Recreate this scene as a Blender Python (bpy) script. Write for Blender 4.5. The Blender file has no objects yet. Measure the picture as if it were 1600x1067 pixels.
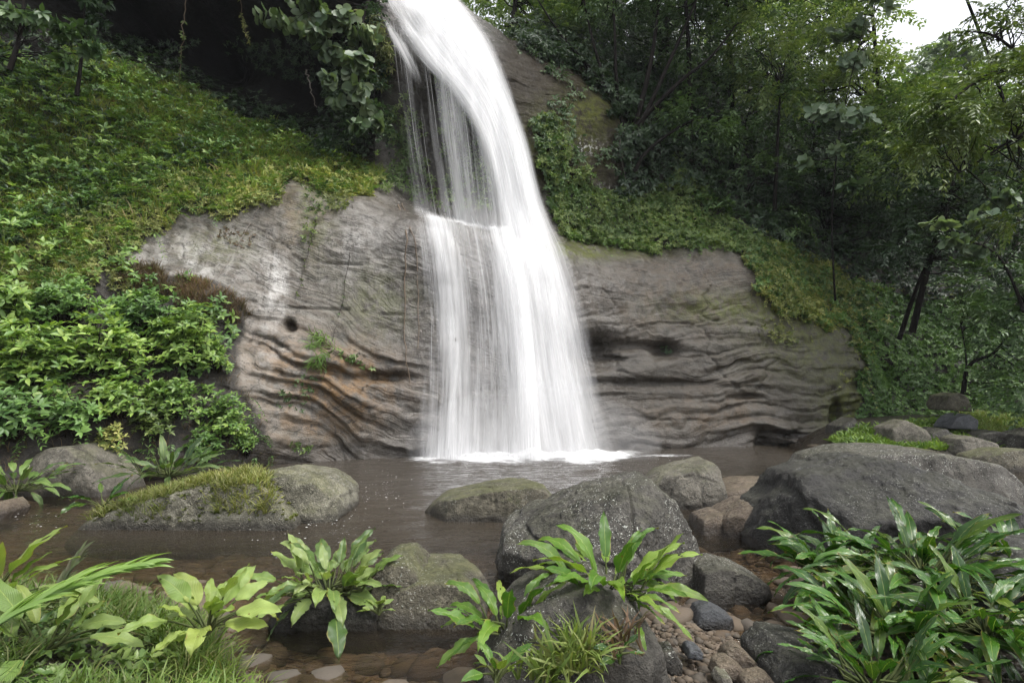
import bpy, bmesh, math, random
import numpy as np
from math import radians, pi

# ------------------------------------------------------------------ camera, world, sun, exposure
scn = bpy.context.scene
col = scn.collection
CAM_H = 1.6
F = 20.0 / 36.0 * 1600.0           # focal length in pixels of the 1600 px wide photograph
PITCH = math.atan(63.5 / F)
cd = bpy.data.cameras.new("camera"); cam = bpy.data.objects.new("camera", cd); col.objects.link(cam)
cd.lens = 20.0; cd.sensor_width = 36.0; cd.clip_start = 0.05; cd.clip_end = 500
cam.location = (0, 0, CAM_H); cam.rotation_euler = (pi / 2 + PITCH, 0, 0)
scn.camera = cam

SUN_EL, SUN_AZ = radians(62), radians(114)     # azimuth clockwise from +Y: from the right
w = bpy.data.worlds.new("World"); scn.world = w; w.use_nodes = True
nt = w.node_tree; bg = nt.nodes["Background"]
sky = nt.nodes.new("ShaderNodeTexSky"); sky.sky_type = 'NISHITA'; sky.sun_disc = False
sky.sun_elevation = SUN_EL; sky.sun_rotation = SUN_AZ; sky.air_density = 1.0; sky.dust_density = 4.0; sky.ozone_density = 1.0
hsv = nt.nodes.new("ShaderNodeHueSaturation"); hsv.inputs["Value"].default_value = 1.45; hsv.inputs["Saturation"].default_value = 0.2   # overcast: a nearly white sky
nt.links.new(sky.outputs[0], hsv.inputs["Color"]); nt.links.new(hsv.outputs[0], bg.inputs["Color"])
bg.inputs["Strength"].default_value = 0.15
sd = bpy.data.lights.new("sun", 'SUN'); so = bpy.data.objects.new("sun", sd); col.objects.link(so)
sd.energy = 1.5; sd.angle = radians(12); sd.color = (1.0, 0.96, 0.9)
so.rotation_euler = (pi / 2 - SUN_EL, 0, pi - SUN_AZ)
so.location = (-5, -8, 20)
vs = scn.view_settings; vs.view_transform = 'Standard'; vs.look = 'None'; vs.gamma = 1; vs.exposure = 0.82
cy = scn.cycles
cy.use_denoising = True; cy.transparent_max_bounces = 24; cy.max_bounces = 6; cy.diffuse_bounces = 3; cy.glossy_bounces = 2
cy.transmission_bounces = 4; cy.caustics_reflective = False; cy.caustics_refractive = False

# ------------------------------------------------------------------ helpers
rng = np.random.default_rng(7)
CT, ST = math.cos(PITCH), math.sin(PITCH)

def P(px, py, Y):
    """the point of the place seen at photo pixel (px, py) that lies Y metres ahead"""
    a = (np.asarray(px, float) - 800) / F; b = (533.5 - np.asarray(py, float)) / F
    dy = CT - b * ST; dz = ST + b * CT
    t = np.asarray(Y, float) / dy
    return np.stack(np.broadcast_arrays(a * t, np.asarray(Y, float), CAM_H + dz * t), -1)

def G(px, py, z=0.0):
    b = (533.5 - py) / F; dy = CT - b * ST; dz = ST + b * CT
    t = (z - CAM_H) / dz
    return np.array([(px - 800) / F * t, dy * t, z])

def proj(p):
    x, y, z = p[..., 0], p[..., 1], p[..., 2] - CAM_H
    d = y * CT + z * ST; u = -y * ST + z * CT
    d = np.where(np.abs(d) < 1e-4, 1e-4, d)
    return 800 + F * x / d, 533.5 - F * u / d

def _h(ix, iy, iz, seed):
    with np.errstate(over='ignore'):
        h = (ix.astype(np.uint32) * np.uint32(374761393)) + (iy.astype(np.uint32) * np.uint32(668265263)) \
            + (iz.astype(np.uint32) * np.uint32(2246822519)) + np.uint32((seed * 3266489917) & 0xffffffff)
        h = (h ^ (h >> np.uint32(15))) * np.uint32(2246822519)
        h = (h ^ (h >> np.uint32(13))) * np.uint32(3266489917)
        h = h ^ (h >> np.uint32(16))
    return h.astype(np.float64) / 4294967295.0

def noise(p, seed=0):
    p = np.asarray(p, float); i = np.floor(p).astype(np.int64); f = p - i; f = f * f * f * (f * (f * 6 - 15) + 10)
    r = 0
    for dx in (0, 1):
        for dy in (0, 1):
            for dz in (0, 1):
                wt = (f[..., 0] if dx else 1 - f[..., 0]) * (f[..., 1] if dy else 1 - f[..., 1]) * (f[..., 2] if dz else 1 - f[..., 2])
                r = r + wt * _h(i[..., 0] + dx, i[..., 1] + dy, i[..., 2] + dz, seed)
    return r * 2 - 1

def fbm(p, oct=4, seed=0, gain=0.5, lac=2.03):
    a, s, t = 1.0, 0.0, 0.0; p = np.asarray(p, float)
    for k in range(oct):
        s = s + a * noise(p, seed + k * 17); t += a; a *= gain; p = p * lac + 11.3
    return s / t

def inpoly(px, py, poly):
    px = np.asarray(px); py = np.asarray(py); c = np.zeros(px.shape, bool); n = len(poly)
    for i in range(n):
        x1, y1 = poly[i]; x2, y2 = poly[(i + 1) % n]
        if y1 == y2: continue
        c ^= ((y1 > py) != (y2 > py)) & (px < (x2 - x1) * (py - y1) / (y2 - y1) + x1)
    return c

def smooth(a, b, x):
    t = np.clip((x - a) / (b - a), 0, 1); return t * t * (3 - 2 * t)

def unit(v):
    return v / np.maximum(np.linalg.norm(v, axis=-1, keepdims=True), 1e-9)

def link(name, me, parent=None, loc=None):
    o = bpy.data.objects.new(name, me); col.objects.link(o)
    if loc is not None: o.location = tuple(float(c) for c in loc)
    if parent is not None: o.parent = parent
    return o

def mesh(name, V, faces, m, parent=None, loc=(0, 0, 0), smoothed=True, attrs=None, uv=None, absolute=True):
    """one mesh object from arrays: V (n,3) in world metres, faces a list of (k,nv) index arrays"""
    V = np.asarray(V, float)
    base = np.asarray(loc, float) if parent is None else np.asarray(parent.location, float)
    L = V - base if absolute else V
    if isinstance(faces, np.ndarray): faces = [faces]
    me = bpy.data.meshes.new(name)
    me.vertices.add(len(L)); me.vertices.foreach_set("co", L.astype(np.float32).ravel())
    nl = sum(f.size for f in faces); npoly = sum(len(f) for f in faces)
    me.loops.add(nl); me.polygons.add(npoly)
    vi = np.concatenate([f.ravel() for f in faces]).astype(np.int32)
    tot = np.concatenate([np.full(len(f), f.shape[1]) for f in faces]).astype(np.int32)
    st = (np.cumsum(tot) - tot).astype(np.int32)
    me.loops.foreach_set("vertex_index", vi)
    me.polygons.foreach_set("loop_start", st); me.polygons.foreach_set("loop_total", tot)
    if smoothed: me.polygons.foreach_set("use_smooth", np.ones(npoly, bool))
    if uv is not None:
        ul = me.uv_layers.new(name="UVMap"); ul.data.foreach_set("uv", np.asarray(uv, np.float32)[vi].ravel())
    for k, a in (attrs or {}).items():
        at = me.attributes.new(k, 'FLOAT', 'POINT'); at.data.foreach_set("value", np.asarray(a, np.float32))
    me.update(calc_edges=True); me.validate()
    if m is not None: me.materials.append(m)
    return link(name, me, parent, loc if parent is None else (0, 0, 0))

def tag(o, label, cat, group=None):
    o["label"] = label; o["category"] = cat
    if group: o["group"] = group
    return o

def struct(o): o["kind"] = "structure"; return o
def stuff(o, label=None, cat=None):
    o["kind"] = "stuff"
    if label: o["label"] = label; o["category"] = cat
    return o

def thing(name, label, cat, loc, group=None):
    o = bpy.data.objects.new(name, None); col.objects.link(o); o.empty_display_size = 0.2
    o.location = tuple(float(c) for c in loc)
    return tag(o, label, cat, group)

def grid_faces(nu, nv):
    i = np.arange(nu - 1)[:, None] * nv + np.arange(nv - 1)[None, :]
    return np.stack([i, i + nv, i + nv + 1, i + 1], -1).reshape(-1, 4)

# ------------------------------------------------------------------ node helper
class NT:
    def __init__(s, name):
        s.m = bpy.data.materials.new(name); s.m.use_nodes = True; s.t = s.m.node_tree; s.t.nodes.clear()
        s.out = s.t.nodes.new("ShaderNodeOutputMaterial")
    def n(s, typ, ins=None, **kw):
        nd = s.t.nodes.new("ShaderNode" + typ)
        for k, v in kw.items(): setattr(nd, k, v)
        for k, v in (ins or {}).items(): s.set(nd.inputs[k], v)
        return nd
    def set(s, sock, v):
        if isinstance(v, bpy.types.NodeSocket): s.t.links.new(v, sock)
        elif isinstance(v, bpy.types.Node): s.t.links.new(v.outputs[0], sock)
        elif sock.type == 'RGBA': sock.default_value = (*v, 1) if len(v) == 3 else v
        else: sock.default_value = v
    def math(s, op, a, b=0.0, clamp=False):
        nd = s.t.nodes.new("ShaderNodeMath"); nd.operation = op; nd.use_clamp = clamp
        s.set(nd.inputs[0], a); s.set(nd.inputs[1], b); return nd.outputs[0]
    def mix(s, f, a, b, blend='MIX'):
        nd = s.t.nodes.new("ShaderNodeMix"); nd.data_type = 'RGBA'; nd.blend_type = blend; nd.clamp_factor = True
        s.set(nd.inputs[0], f); s.set(nd.inputs[6], a); s.set(nd.inputs[7], b); return nd.outputs[2]
    def ramp(s, f, stops, interp='LINEAR'):
        nd = s.t.nodes.new("ShaderNodeValToRGB"); r = nd.color_ramp; r.interpolation = interp
        while len(r.elements) < len(stops): r.elements.new(0.5)
        for e, (p, c) in zip(r.elements, stops):
            e.position = p; e.color = (c, c, c, 1) if not isinstance(c, tuple) else (*c, 1)
        s.set(nd.inputs[0], f); return nd.outputs[0]
    def step(s, x, a, b):
        nd = s.t.nodes.new("ShaderNodeMapRange"); nd.interpolation_type = 'SMOOTHSTEP'
        s.set(nd.inputs[0], x); nd.inputs[1].default_value = a; nd.inputs[2].default_value = b; return nd.outputs[0]
    def noise(s, scale, detail=4, rough=0.55, vec=None, dist=0.0):
        nd = s.n("TexNoise", {"Scale": scale, "Detail": detail, "Roughness": rough, "Distortion": dist})
        if vec is not None: s.set(nd.inputs["Vector"], vec)
        return nd.outputs[0]
    def pos(s): return s.n("NewGeometry").outputs["Position"]
    def map(s, vec, scale=(1, 1, 1), rot=(0, 0, 0), loc=(0, 0, 0)):
        nd = s.n("Mapping"); s.set(nd.inputs[0], vec)
        nd.inputs[1].default_value = loc; nd.inputs[2].default_value = rot; nd.inputs[3].default_value = scale; return nd.outputs[0]
    def attr(s, name): return s.n("Attribute", attribute_name=name).outputs["Fac"]
    def bump(s, h, strength=0.5, dist=0.02, normal=None):
        nd = s.n("Bump", {"Height": h, "Strength": strength, "Distance": dist})
        if normal is not None: s.set(nd.inputs["Normal"], normal)
        return nd.outputs[0]
    def bsdf(s, **ins):
        nd = s.n("BsdfPrincipled")
        for k, v in ins.items(): s.set(nd.inputs[k.replace("_", " ")], v)
        return nd.outputs[0]
    def done(s, sh): s.t.links.new(sh, s.out.inputs[0]); return s.m

def leaf_mat(name, cols, rough=0.45, spec=0.4, trans=0.3, vein=False, edge=None):
    t = NT(name)
    g = t.n("NewGeometry")
    n = len(cols)
    c = t.ramp(g.outputs["Random Per Island"], [(i / max(1, n - 1), k) for i, k in enumerate(cols)])
    big = t.noise(0.9, 3, vec=g.outputs["Position"])
    c = t.mix(1.0, c, t.ramp(big, [(.32, (.62, .72, .68)), (.5, (1.0, 1.0, 1.0)), (.68, (1.5, 1.42, 1.35))]), 'MULTIPLY')
    nrm = None
    if vein:
        uv = t.n("TexCoord").outputs["UV"]
        sx = t.n("SeparateXYZ", {0: uv})
        au = t.math('ABSOLUTE', t.math('SUBTRACT', sx.outputs[0], 0.5))
        ph = t.math('SUBTRACT', t.math('MULTIPLY', sx.outputs[1], 95.0), t.math('MULTIPLY', au, 75.0))
        wv = t.math('SINE', ph)
        rib = t.math('SUBTRACT', 1.0, t.step(au, 0.012, 0.035))
        c = t.mix(t.math('MULTIPLY', t.step(wv, 0.4, 1.0), 0.22), c, (0.03, 0.07, 0.012))
        c = t.mix(t.math('MULTIPLY', rib, 0.5), c, (0.3, 0.36, 0.1))
        sp = t.noise(26, 3, vec=g.outputs["Position"])
        tip = t.math('ADD', t.step(sx.outputs[1], 0.86, 1.02), t.step(au, 0.40, 0.52))
        c = t.mix(t.math('MULTIPLY', tip, t.step(t.noise(9, 2, vec=g.outputs["Position"]), 0.5, 0.66)), c, (0.26, 0.2, 0.05))
        c = t.mix(t.step(sp, 0.70, 0.76), c, (0.13, 0.07, 0.02))
        nrm = t.bump(t.math('ADD', t.math('MULTIPLY', wv, 0.5), t.math('MULTIPLY', rib, -1.5)), 0.35, 0.006)
    ins = dict(Base_Color=c, Roughness=rough)
    ins["Specular_IOR_Level"] = spec
    if nrm is not None: ins["Normal"] = nrm
    p = t.bsdf(**ins)
    tr = t.n("BsdfTranslucent", {"Color": t.mix(1.0, c, (1.5, 1.6, 0.7), 'MULTIPLY')})
    mx = t.n("MixShader", {0: trans}); t.set(mx.inputs[1], p); t.set(mx.inputs[2], tr.outputs[0])
    if vein:      # holes bitten by insects
        m2 = t.n("MixShader", {0: t.step(t.noise(17, 2, .6, g.outputs["Position"]), .705, .715)}); t.set(m2.inputs[1], mx.outputs[0]); t.set(m2.inputs[2], t.n("BsdfTransparent").outputs[0]); return t.done(m2.outputs[0])
    return t.done(mx.outputs[0])

def bark_mat(name, a, b):
    t = NT(name); p = t.pos()
    n = t.noise(7, 5, 0.65, t.map(p, (1, 1, 0.3)))
    return t.done(t.bsdf(Base_Color=t.ramp(n, [(0.3, a), (0.7, b)]), Roughness=0.9, Specular_IOR_Level=.1, Normal=t.bump(n, 0.6, 0.03)))

# ------------------------------------------------------------------ the cliff: depth of the face as a function of (x, z)
CTRL = [
 # lower tier, left: foot, face, top edge
 (440,735,11.3),(520,722,11.8),(640,715,12.3),(800,713,12.6),(950,706,13.3),(1100,699,14.2),(1280,696,14.8),(1340,670,15.3),
 (400,620,10.9),(360,510,11.3),(500,660,11.6),(560,620,11.8),(450,450,12.1),(550,480,12.3),(640,600,12.3),(300,420,11.6),(225,395,11.6),
 (300,350,12.1),(430,330,12.5),(470,300,12.7),(560,315,12.9),(640,340,13.0),(700,352,13.1),(780,372,13.3),(600,400,12.7),
 (650,480,12.75),(780,500,12.9),(720,600,12.55),(800,620,12.8),(860,480,13.4),(870,600,13.2),(860,390,13.7),
 # ledge behind the top edge
 (560,292,14.2),(640,318,14.9),(700,330,15.1),(780,345,15.1),(470,275,13.6),
 # lower tier, right
 (890,385,14.3),(1000,402,14.9),(1100,398,15.2),(1180,420,15.5),(950,480,14.2),(1050,480,14.7),(1150,480,15.1),(1250,505,15.6),
 (950,560,14.0),(1050,580,14.3),(1150,590,14.7),(1250,580,15.1),(1330,560,15.7),(1340,620,15.4),(950,640,13.6),(1100,650,14.2),(1250,650,14.8),
 (890,368,15.2),(1000,385,15.9),(1100,378,16.2),(1190,385,16.5),
 # upper tier: hollow behind the curtain, lip, crest
 (600,270,15.1),(650,250,15.7),(720,250,15.7),(760,300,15.5),(620,180,15.6),(680,160,15.6),(740,190,15.2),
 (600,60,14.7),(640,85,14.7),(700,112,14.6),(750,130,14.6),(590,0,15.0),(660,20,15.3),(740,50,15.3),(660,-15,16.4),(720,10,16.6),(600,-30,16.2),
 (800,140,14.9),(820,250,14.8),(790,300,15.1),(850,330,15.1),(790,70,15.3),(850,120,15.6),(950,170,16.2),(880,230,15.5),(960,270,16.1),(920,310,16.0),(1000,300,16.6),
 (780,40,16.6),(860,75,17.2),(960,130,17.8),(760,0,18.0),(900,30,19.5),(1000,100,19.5),(1000,0,22),(850,-60,22),(900,-200,27),
 # left slope
 (0,760,7.9),(100,740,8.7),(0,650,8.3),(100,640,8.9),(250,650,9.6),(330,690,10.0),(0,540,9.2),(120,540,9.9),(250,520,10.5),(320,470,11.0),
 (0,420,10.2),(100,430,10.7),(180,405,11.2),(0,300,11.6),(120,300,12.0),(240,300,12.4),(330,290,12.9),(0,180,12.8),(120,190,13.3),(240,210,14.0),(400,240,14.2),(350,200,14.8),(500,262,14.4),(580,275,14.6),
 (-300,300,10.0),(-300,600,7.5),(-300,100,11.5),
 # cave and its roof
 (60,100,13.8),(150,110,14.4),(250,150,15.4),(400,205,16.0),(500,240,15.9),(250,80,17.6),(380,120,18.6),(500,170,17.8),(300,20,18.6),(430,40,18.8),(540,90,16.6),(150,20,17),
 (300,-50,17.0),(450,-50,16.6),(300,-110,14.0),(450,-110,13.8),(150,-90,14.2),(560,-60,15.0),(300,-190,13.6),(500,-190,14.4),(100,-190,13.8),(-200,-150,13),(0,20,13.6),
 # right: hollow, hill, slope
 (1080,330,17.0),(1180,300,18.5),(1300,380,18.6),(1250,430,17.0),(1350,460,17.2),(1450,420,18.0),(1350,520,16.6),(1420,560,16.3),(1500,500,16.6),(1600,480,16.2),
 (1380,640,15.6),(1480,630,15.4),(1600,620,14.8),(1600,680,14.2),(1400,685,15.0),(1700,560,14.5),(1800,660,13.0),
 (1200,200,20),(1300,250,21),(1400,300,20.5),(1550,350,19),(1700,350,17.5),(1200,60,25),(1350,120,26),(1500,160,27),(1650,200,23),(1750,100,24),(1100,-100,28),(1450,40,38),(1350,0,38),(1600,60,32),
]
C_ = np.array(CTRL, float); Pc = P(C_[:, 0], C_[:, 1], C_[:, 2])
Q = Pc[:, [0, 2]]
Kc = np.linalg.norm(Q[:, None] - Q[None], axis=-1)
n_ = len(Q)
A_ = np.zeros((n_ + 1, n_ + 1)); A_[:n_, :n_] = -Kc - 0.03 * np.eye(n_); A_[:n_, n_] = 1; A_[n_, :n_] = 1
W_ = np.linalg.solve(A_, np.append(Pc[:, 1], 0))

def face0(x, z):
    x = np.asarray(x, float); z = np.asarray(z, float); sh = x.shape; q = np.stack([x.ravel(), z.ravel()], -1)
    out = np.empty(len(q))
    for i in range(0, len(q), 20000):
        d = np.linalg.norm(q[i:i + 20000, None] - Q[None], axis=-1); out[i:i + 20000] = -d @ W_[:n_] + W_[n_]
    return out.reshape(sh)

STEP = 0.04
XS = np.arange(-16, 26, STEP); ZS = np.arange(-1.6, 15.5, STEP)
XX, ZZ = np.meshgrid(XS, ZS, indexing='ij')
# evaluate the smooth face coarsely, then refine
cx, cz = np.arange(-16.4, 26.5, 0.16), np.arange(-2.0, 16, 0.16)
CX, CZ = np.meshgrid(cx, cz, indexing='ij'); CY = face0(CX, CZ)
def blur(a, k):
    for ax in (0, 1):
        p = np.pad(a, [(k, k) if i == ax else (0, 0) for i in (0, 1)], mode='edge'); c = np.cumsum(p, axis=ax)
        c = np.concatenate([np.zeros_like(np.take(c, [0], axis=ax)), c], axis=ax); m = 2 * k + 1
        a = (np.take(c, range(m, c.shape[ax]), axis=ax) - np.take(c, range(0, c.shape[ax] - m), axis=ax)) / m
    return a
def bil(grid, x0, z0, st, x, z):
    u = np.clip((x - x0) / st, 0, grid.shape[0] - 1.001); v = np.clip((z - z0) / st, 0, grid.shape[1] - 1.001)
    i = u.astype(int); j = v.astype(int); fu = u - i; fv = v - j
    return (grid[i, j] * (1 - fu) + grid[i + 1, j] * fu) * (1 - fv) + (grid[i, j + 1] * (1 - fu) + grid[i + 1, j + 1] * fu) * fv
YB = blur(bil(CY, cx[0], cz[0], 0.16, XX, ZZ), 2)
P0 = np.stack([XX, YB, ZZ], -1)
PXv, PYv = proj(P0)
jit = 26 * fbm(P0 * 1.6, 4, 5, .6); jit2 = 26 * fbm(P0 * 1.6, 4, 6, .6)
def zone(poly): return inpoly(PXv + jit, PYv + jit2, poly)
Z_LS = [(-500,40),(60,100),(140,95),(260,135),(400,205),(520,245),(590,268),(605,295),(560,302),(532,322),(500,300),(440,280),(425,325),(360,332),(290,325),(265,350),(210,385),(170,420),(100,470),(60,500),(-500,560)]
Z_FY = [(420,262),(590,275),(605,296),(560,302),(532,324),(505,300),(440,282),(430,330),(345,340),(290,328),(265,352),(205,395),(150,455),(80,500),(0,500),(-200,520),(-100,400),(60,370),(180,330),(250,300),(330,275)]
Z_SB = [(-500,480),(60,490),(150,430),(200,400),(330,455),(365,500),(378,600),(415,690),(440,740),(-500,800)]
Z_R1 = [(835,180),(875,185),(890,270),(950,300),(1010,298),(1060,260),(1100,320),(1190,375),(1200,402),(1100,388),(1000,394),(920,380),(872,362),(850,290)]
Z_R2 = [(1170,385),(1230,385),(1330,440),(1420,470),(1600,470),(1900,600),(1900,700),(1300,690),(1350,640),(1345,560),(1320,520),(1265,505),(1215,490),(1180,465),(1165,430)]
Z_UP = [(745,15),(860,72),(960,130),(985,200),(1005,300),(1060,300),(1190,375),(1330,440),(1420,470),(1900,480),(1900,-800),(600,-800),(700,-40)]
Z_CV = [(-500,40),(60,100),(140,95),(260,135),(400,205),(520,245),(585,262),(590,-10),(560,-900),(-900,-900)]
mLS, mFY, mSB, mR1, mR2, mUP, mCV = map(zone, (Z_LS, Z_FY, Z_SB, Z_R1, Z_R2, Z_UP, Z_CV))
veg = (mLS | mFY | mSB | mR1 | mR2 | mUP)
vegf = blur(veg.astype(float), 4)
bare = 1 - vegf
# strata: dipping beds lower left, wavy level beds lower right
warp = 0.45 * fbm(P0 * np.array([0.7, 0.7, 1.0]), 4, 21)
sL = ZZ + 0.42 * XX + 0.9 * warp
sR = ZZ - 0.05 * XX + warp * 0.8 + 0.08 * np.sin(XX * 1.7 + 2 * warp)
def ridge(s, f, seed):
    q = np.stack([s * f, XX * 0.35, np.zeros_like(s)], -1); return 1 - np.abs(noise(q, seed))
def beds(s, f, seed):
    x = s * f + .35 * noise(np.stack([XX * .9, s * .6, s * 0], -1), seed); k = np.floor(x); t = x - k
    def lev(kk): return .5 + .5 * noise(np.stack([XX * .55 + kk * 7.3, kk * 3.7, kk * 1.9], -1), seed + 1) + .5 * (_h(kk.astype(np.int64), kk.astype(np.int64) * 0, kk.astype(np.int64) * 0, seed) - .5)
    e = smooth(.80, 1.0, t); return lev(k) * (1 - e) + lev(k + 1) * e + .22 * np.sin(pi * np.clip(t / .85, 0, 1))
aL = smooth(760, 600, PXv) * smooth(455, 540, PYv - 0.30 * (PXv - 400)) * bare
modn = .35 + 1.1 * smooth(-.35, .4, fbm(P0 * np.array([.5, .5, .8]), 3, 77))
aR = smooth(860, 930, PXv) * smooth(500, 575, PYv) * bare
aT = smooth(860, 930, PXv) * smooth(470, 500, PYv) * bare
D = modn * aL * (0.07 * (ridge(sL, 3.9, 3) ** 2 - .4) + 0.19 * (beds(sL, 4.2, 301) - .6) + 0.07 * (beds(sL, 11, 305) - .6))
D += modn * aR * (0.12 * (ridge(sR, 2.7, 7) ** 2 - .4) + 0.20 * (beds(sR, 2.9, 311) - .6) + 0.08 * (beds(sR, 8.5, 315) - .6))
D += (aT * 0.05 + bare * 0.02) * (beds(sR, 5.0, 319) - .6)
D += bare * (0.16 * fbm(P0 * 0.7, 4, 31) + 0.035 * fbm(P0 * 3.2, 4, 33) + 0.022 * fbm(P0 * 9, 3, 34, .65))
D += vegf * (0.35 * fbm(P0 * 0.9, 4, 41) + 0.1 * fbm(P0 * 4, 3, 42))
def hole(px, py, rx, ry, d):
    return -d * np.exp(-(((PXv - px) / rx) ** 2 + ((PYv - py) / ry) ** 2) ** 1.3)
D += hole(925, 548, 42, 26, 0.75) + hole(1040, 547, 22, 12, 0.5) + hole(980, 540, 60, 9, 0.25) + hole(1165, 620, 26, 5, .22) + hole(1020, 600, 110, 8, .2)
D += hole(450, 510, 9, 9, .35) + hole(600, 590, 45, 8, .3) + hole(1195, 690, 12, 14, .4) + hole(1240, 680, 14, 8, .3) + hole(1310, 650, 10, 22, .5) + hole(1390, 595, 14, 18, .6)
D += hole(500, 560, 60, 16, -.25) + hole(955, 545, 25, 12, -.25)
# cracks in the smooth face
ck = np.abs(noise(np.stack([XX * .5 + warp, ZZ * 1.1, XX * 0], -1), 61))
D -= bare * 0.05 * smooth(0.03, 0.0, ck)
YF = YB - D
PF = np.stack([XX, YF, ZZ], -1)

def surf(px, py, y0=5.0, y1=36.0):
    """first hit of the photo ray with the cliff / hillside"""
    px = np.atleast_1d(np.asarray(px, float)); py = np.atleast_1d(np.asarray(py, float))
    ys = np.arange(y0, y1, 0.04); p = P(px[:, None], py[:, None], ys[None])
    s = bil(YF, XS[0], ZS[0], STEP, p[..., 0], p[..., 2])
    hit = (ys[None] >= s); k = np.where(hit.any(1), hit.argmax(1), len(ys) - 1)
    return p[np.arange(len(px)), k]
def surfY(px, py): return surf(px, py)[:, 1]

ztop = np.interp(XX, [-16, -3, 0, 2.5, 5, 9, 14, 20, 26], [14.6, 14.6, 11.6, 11.9, 13.2, 13.6, 13.4, 13.2, 13.2])
g = np.arange(len(XS))[:, None] * len(ZS) + np.arange(len(ZS))[None]
fq = np.stack([g[:-1, :-1], g[1:, :-1], g[1:, 1:], g[:-1, 1:]], -1)
fq = fq[(ZZ < ztop)[:-1, :-1]].reshape(-1, 4)
used = np.zeros(XX.size, bool); used[fq.ravel()] = True; remap = np.cumsum(used) - 1
def ell(px, py, rx, ry): return np.exp(-(((PXv - px) / rx) ** 2 + ((PYv - py) / ry) ** 2))
wet = np.clip(smooth(120, 20, np.abs(PXv - np.interp(PYv, [0, 100, 350, 715], [660, 700, 770, 800])) - np.interp(PYv, [0, 350, 715], [60, 90, 130])), 0, 1)
orange = np.clip(1.3 * ell(555, 590, 85, 50) + .5 * ell(500, 650, 90, 50) + .35 * ell(1050, 470, 160, 60) + .5 * ell(1100, 640, 120, 40) + .2 * ell(1110, 410, 120, 20) + .4 * ell(430, 560, 70, 60) + .5 * ell(860, 110, 60, 40) + .35 * ell(470, 350, 40, 60), 0, 1)
pale = np.clip(ell(430, 440, 26, 60) + 0.7 * ell(300, 410, 80, 45) + .5 * ell(560, 380, 70, 60) + .3 * ell(960, 470, 80, 50) + .35 * ell(420, 560, 60, 50), 0, 1)
mossA = np.clip(ell(900, 390, 70, 16) + ell(1130, 480, 90, 22) + .9 * ell(880, 230, 60, 60) + .9 * ell(960, 390, 120, 12) + .5 * ell(590, 470, 60, 50) + .5 * ell(340, 385, 60, 30) + .8 * ell(1260, 520, 90, 60) + 1.0 * ell(1330, 640, 50, 70) + .7 * ell(930, 170, 50, 30) + .7 * ell(490, 330, 30, 70), 0, 1)
dark = np.clip(1.0 * ell(920, 260, 120, 80) + 1.0 * ell(880, 150, 130, 80) + 1.0 * ell(810, 80, 90, 80) + .8 * ell(870, 90, 110, 70) + .45 * ell(620, 520, 110, 120) + .95 * smooth(1160, 1280, PXv) + .42 * smooth(860, 960, PXv) + ell(700, 220, 130, 130) + .5 * ell(1000, 600, 160, 50), 0, 1)  # darker rock; right of the falls crest it also paints in canopy shade
lichen = np.clip(.8 * ell(900, 232, 40, 14) + .6 * ell(950, 300, 40, 10), 0, 1)
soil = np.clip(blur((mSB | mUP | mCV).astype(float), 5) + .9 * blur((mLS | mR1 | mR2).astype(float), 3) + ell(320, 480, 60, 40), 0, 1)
strat = np.where(PXv < 780, sL, sR)
dull = np.clip(smooth(330, 270, PYv) * smooth(740, 800, PXv), 0, 1)  # cuts the sheen on the slab where the canopy would shade it
cave_shade = np.clip(blur((mCV & ~mLS).astype(float), 6), 0, 1)  # shade inside the cave, painted into the rock as near-black colour
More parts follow.
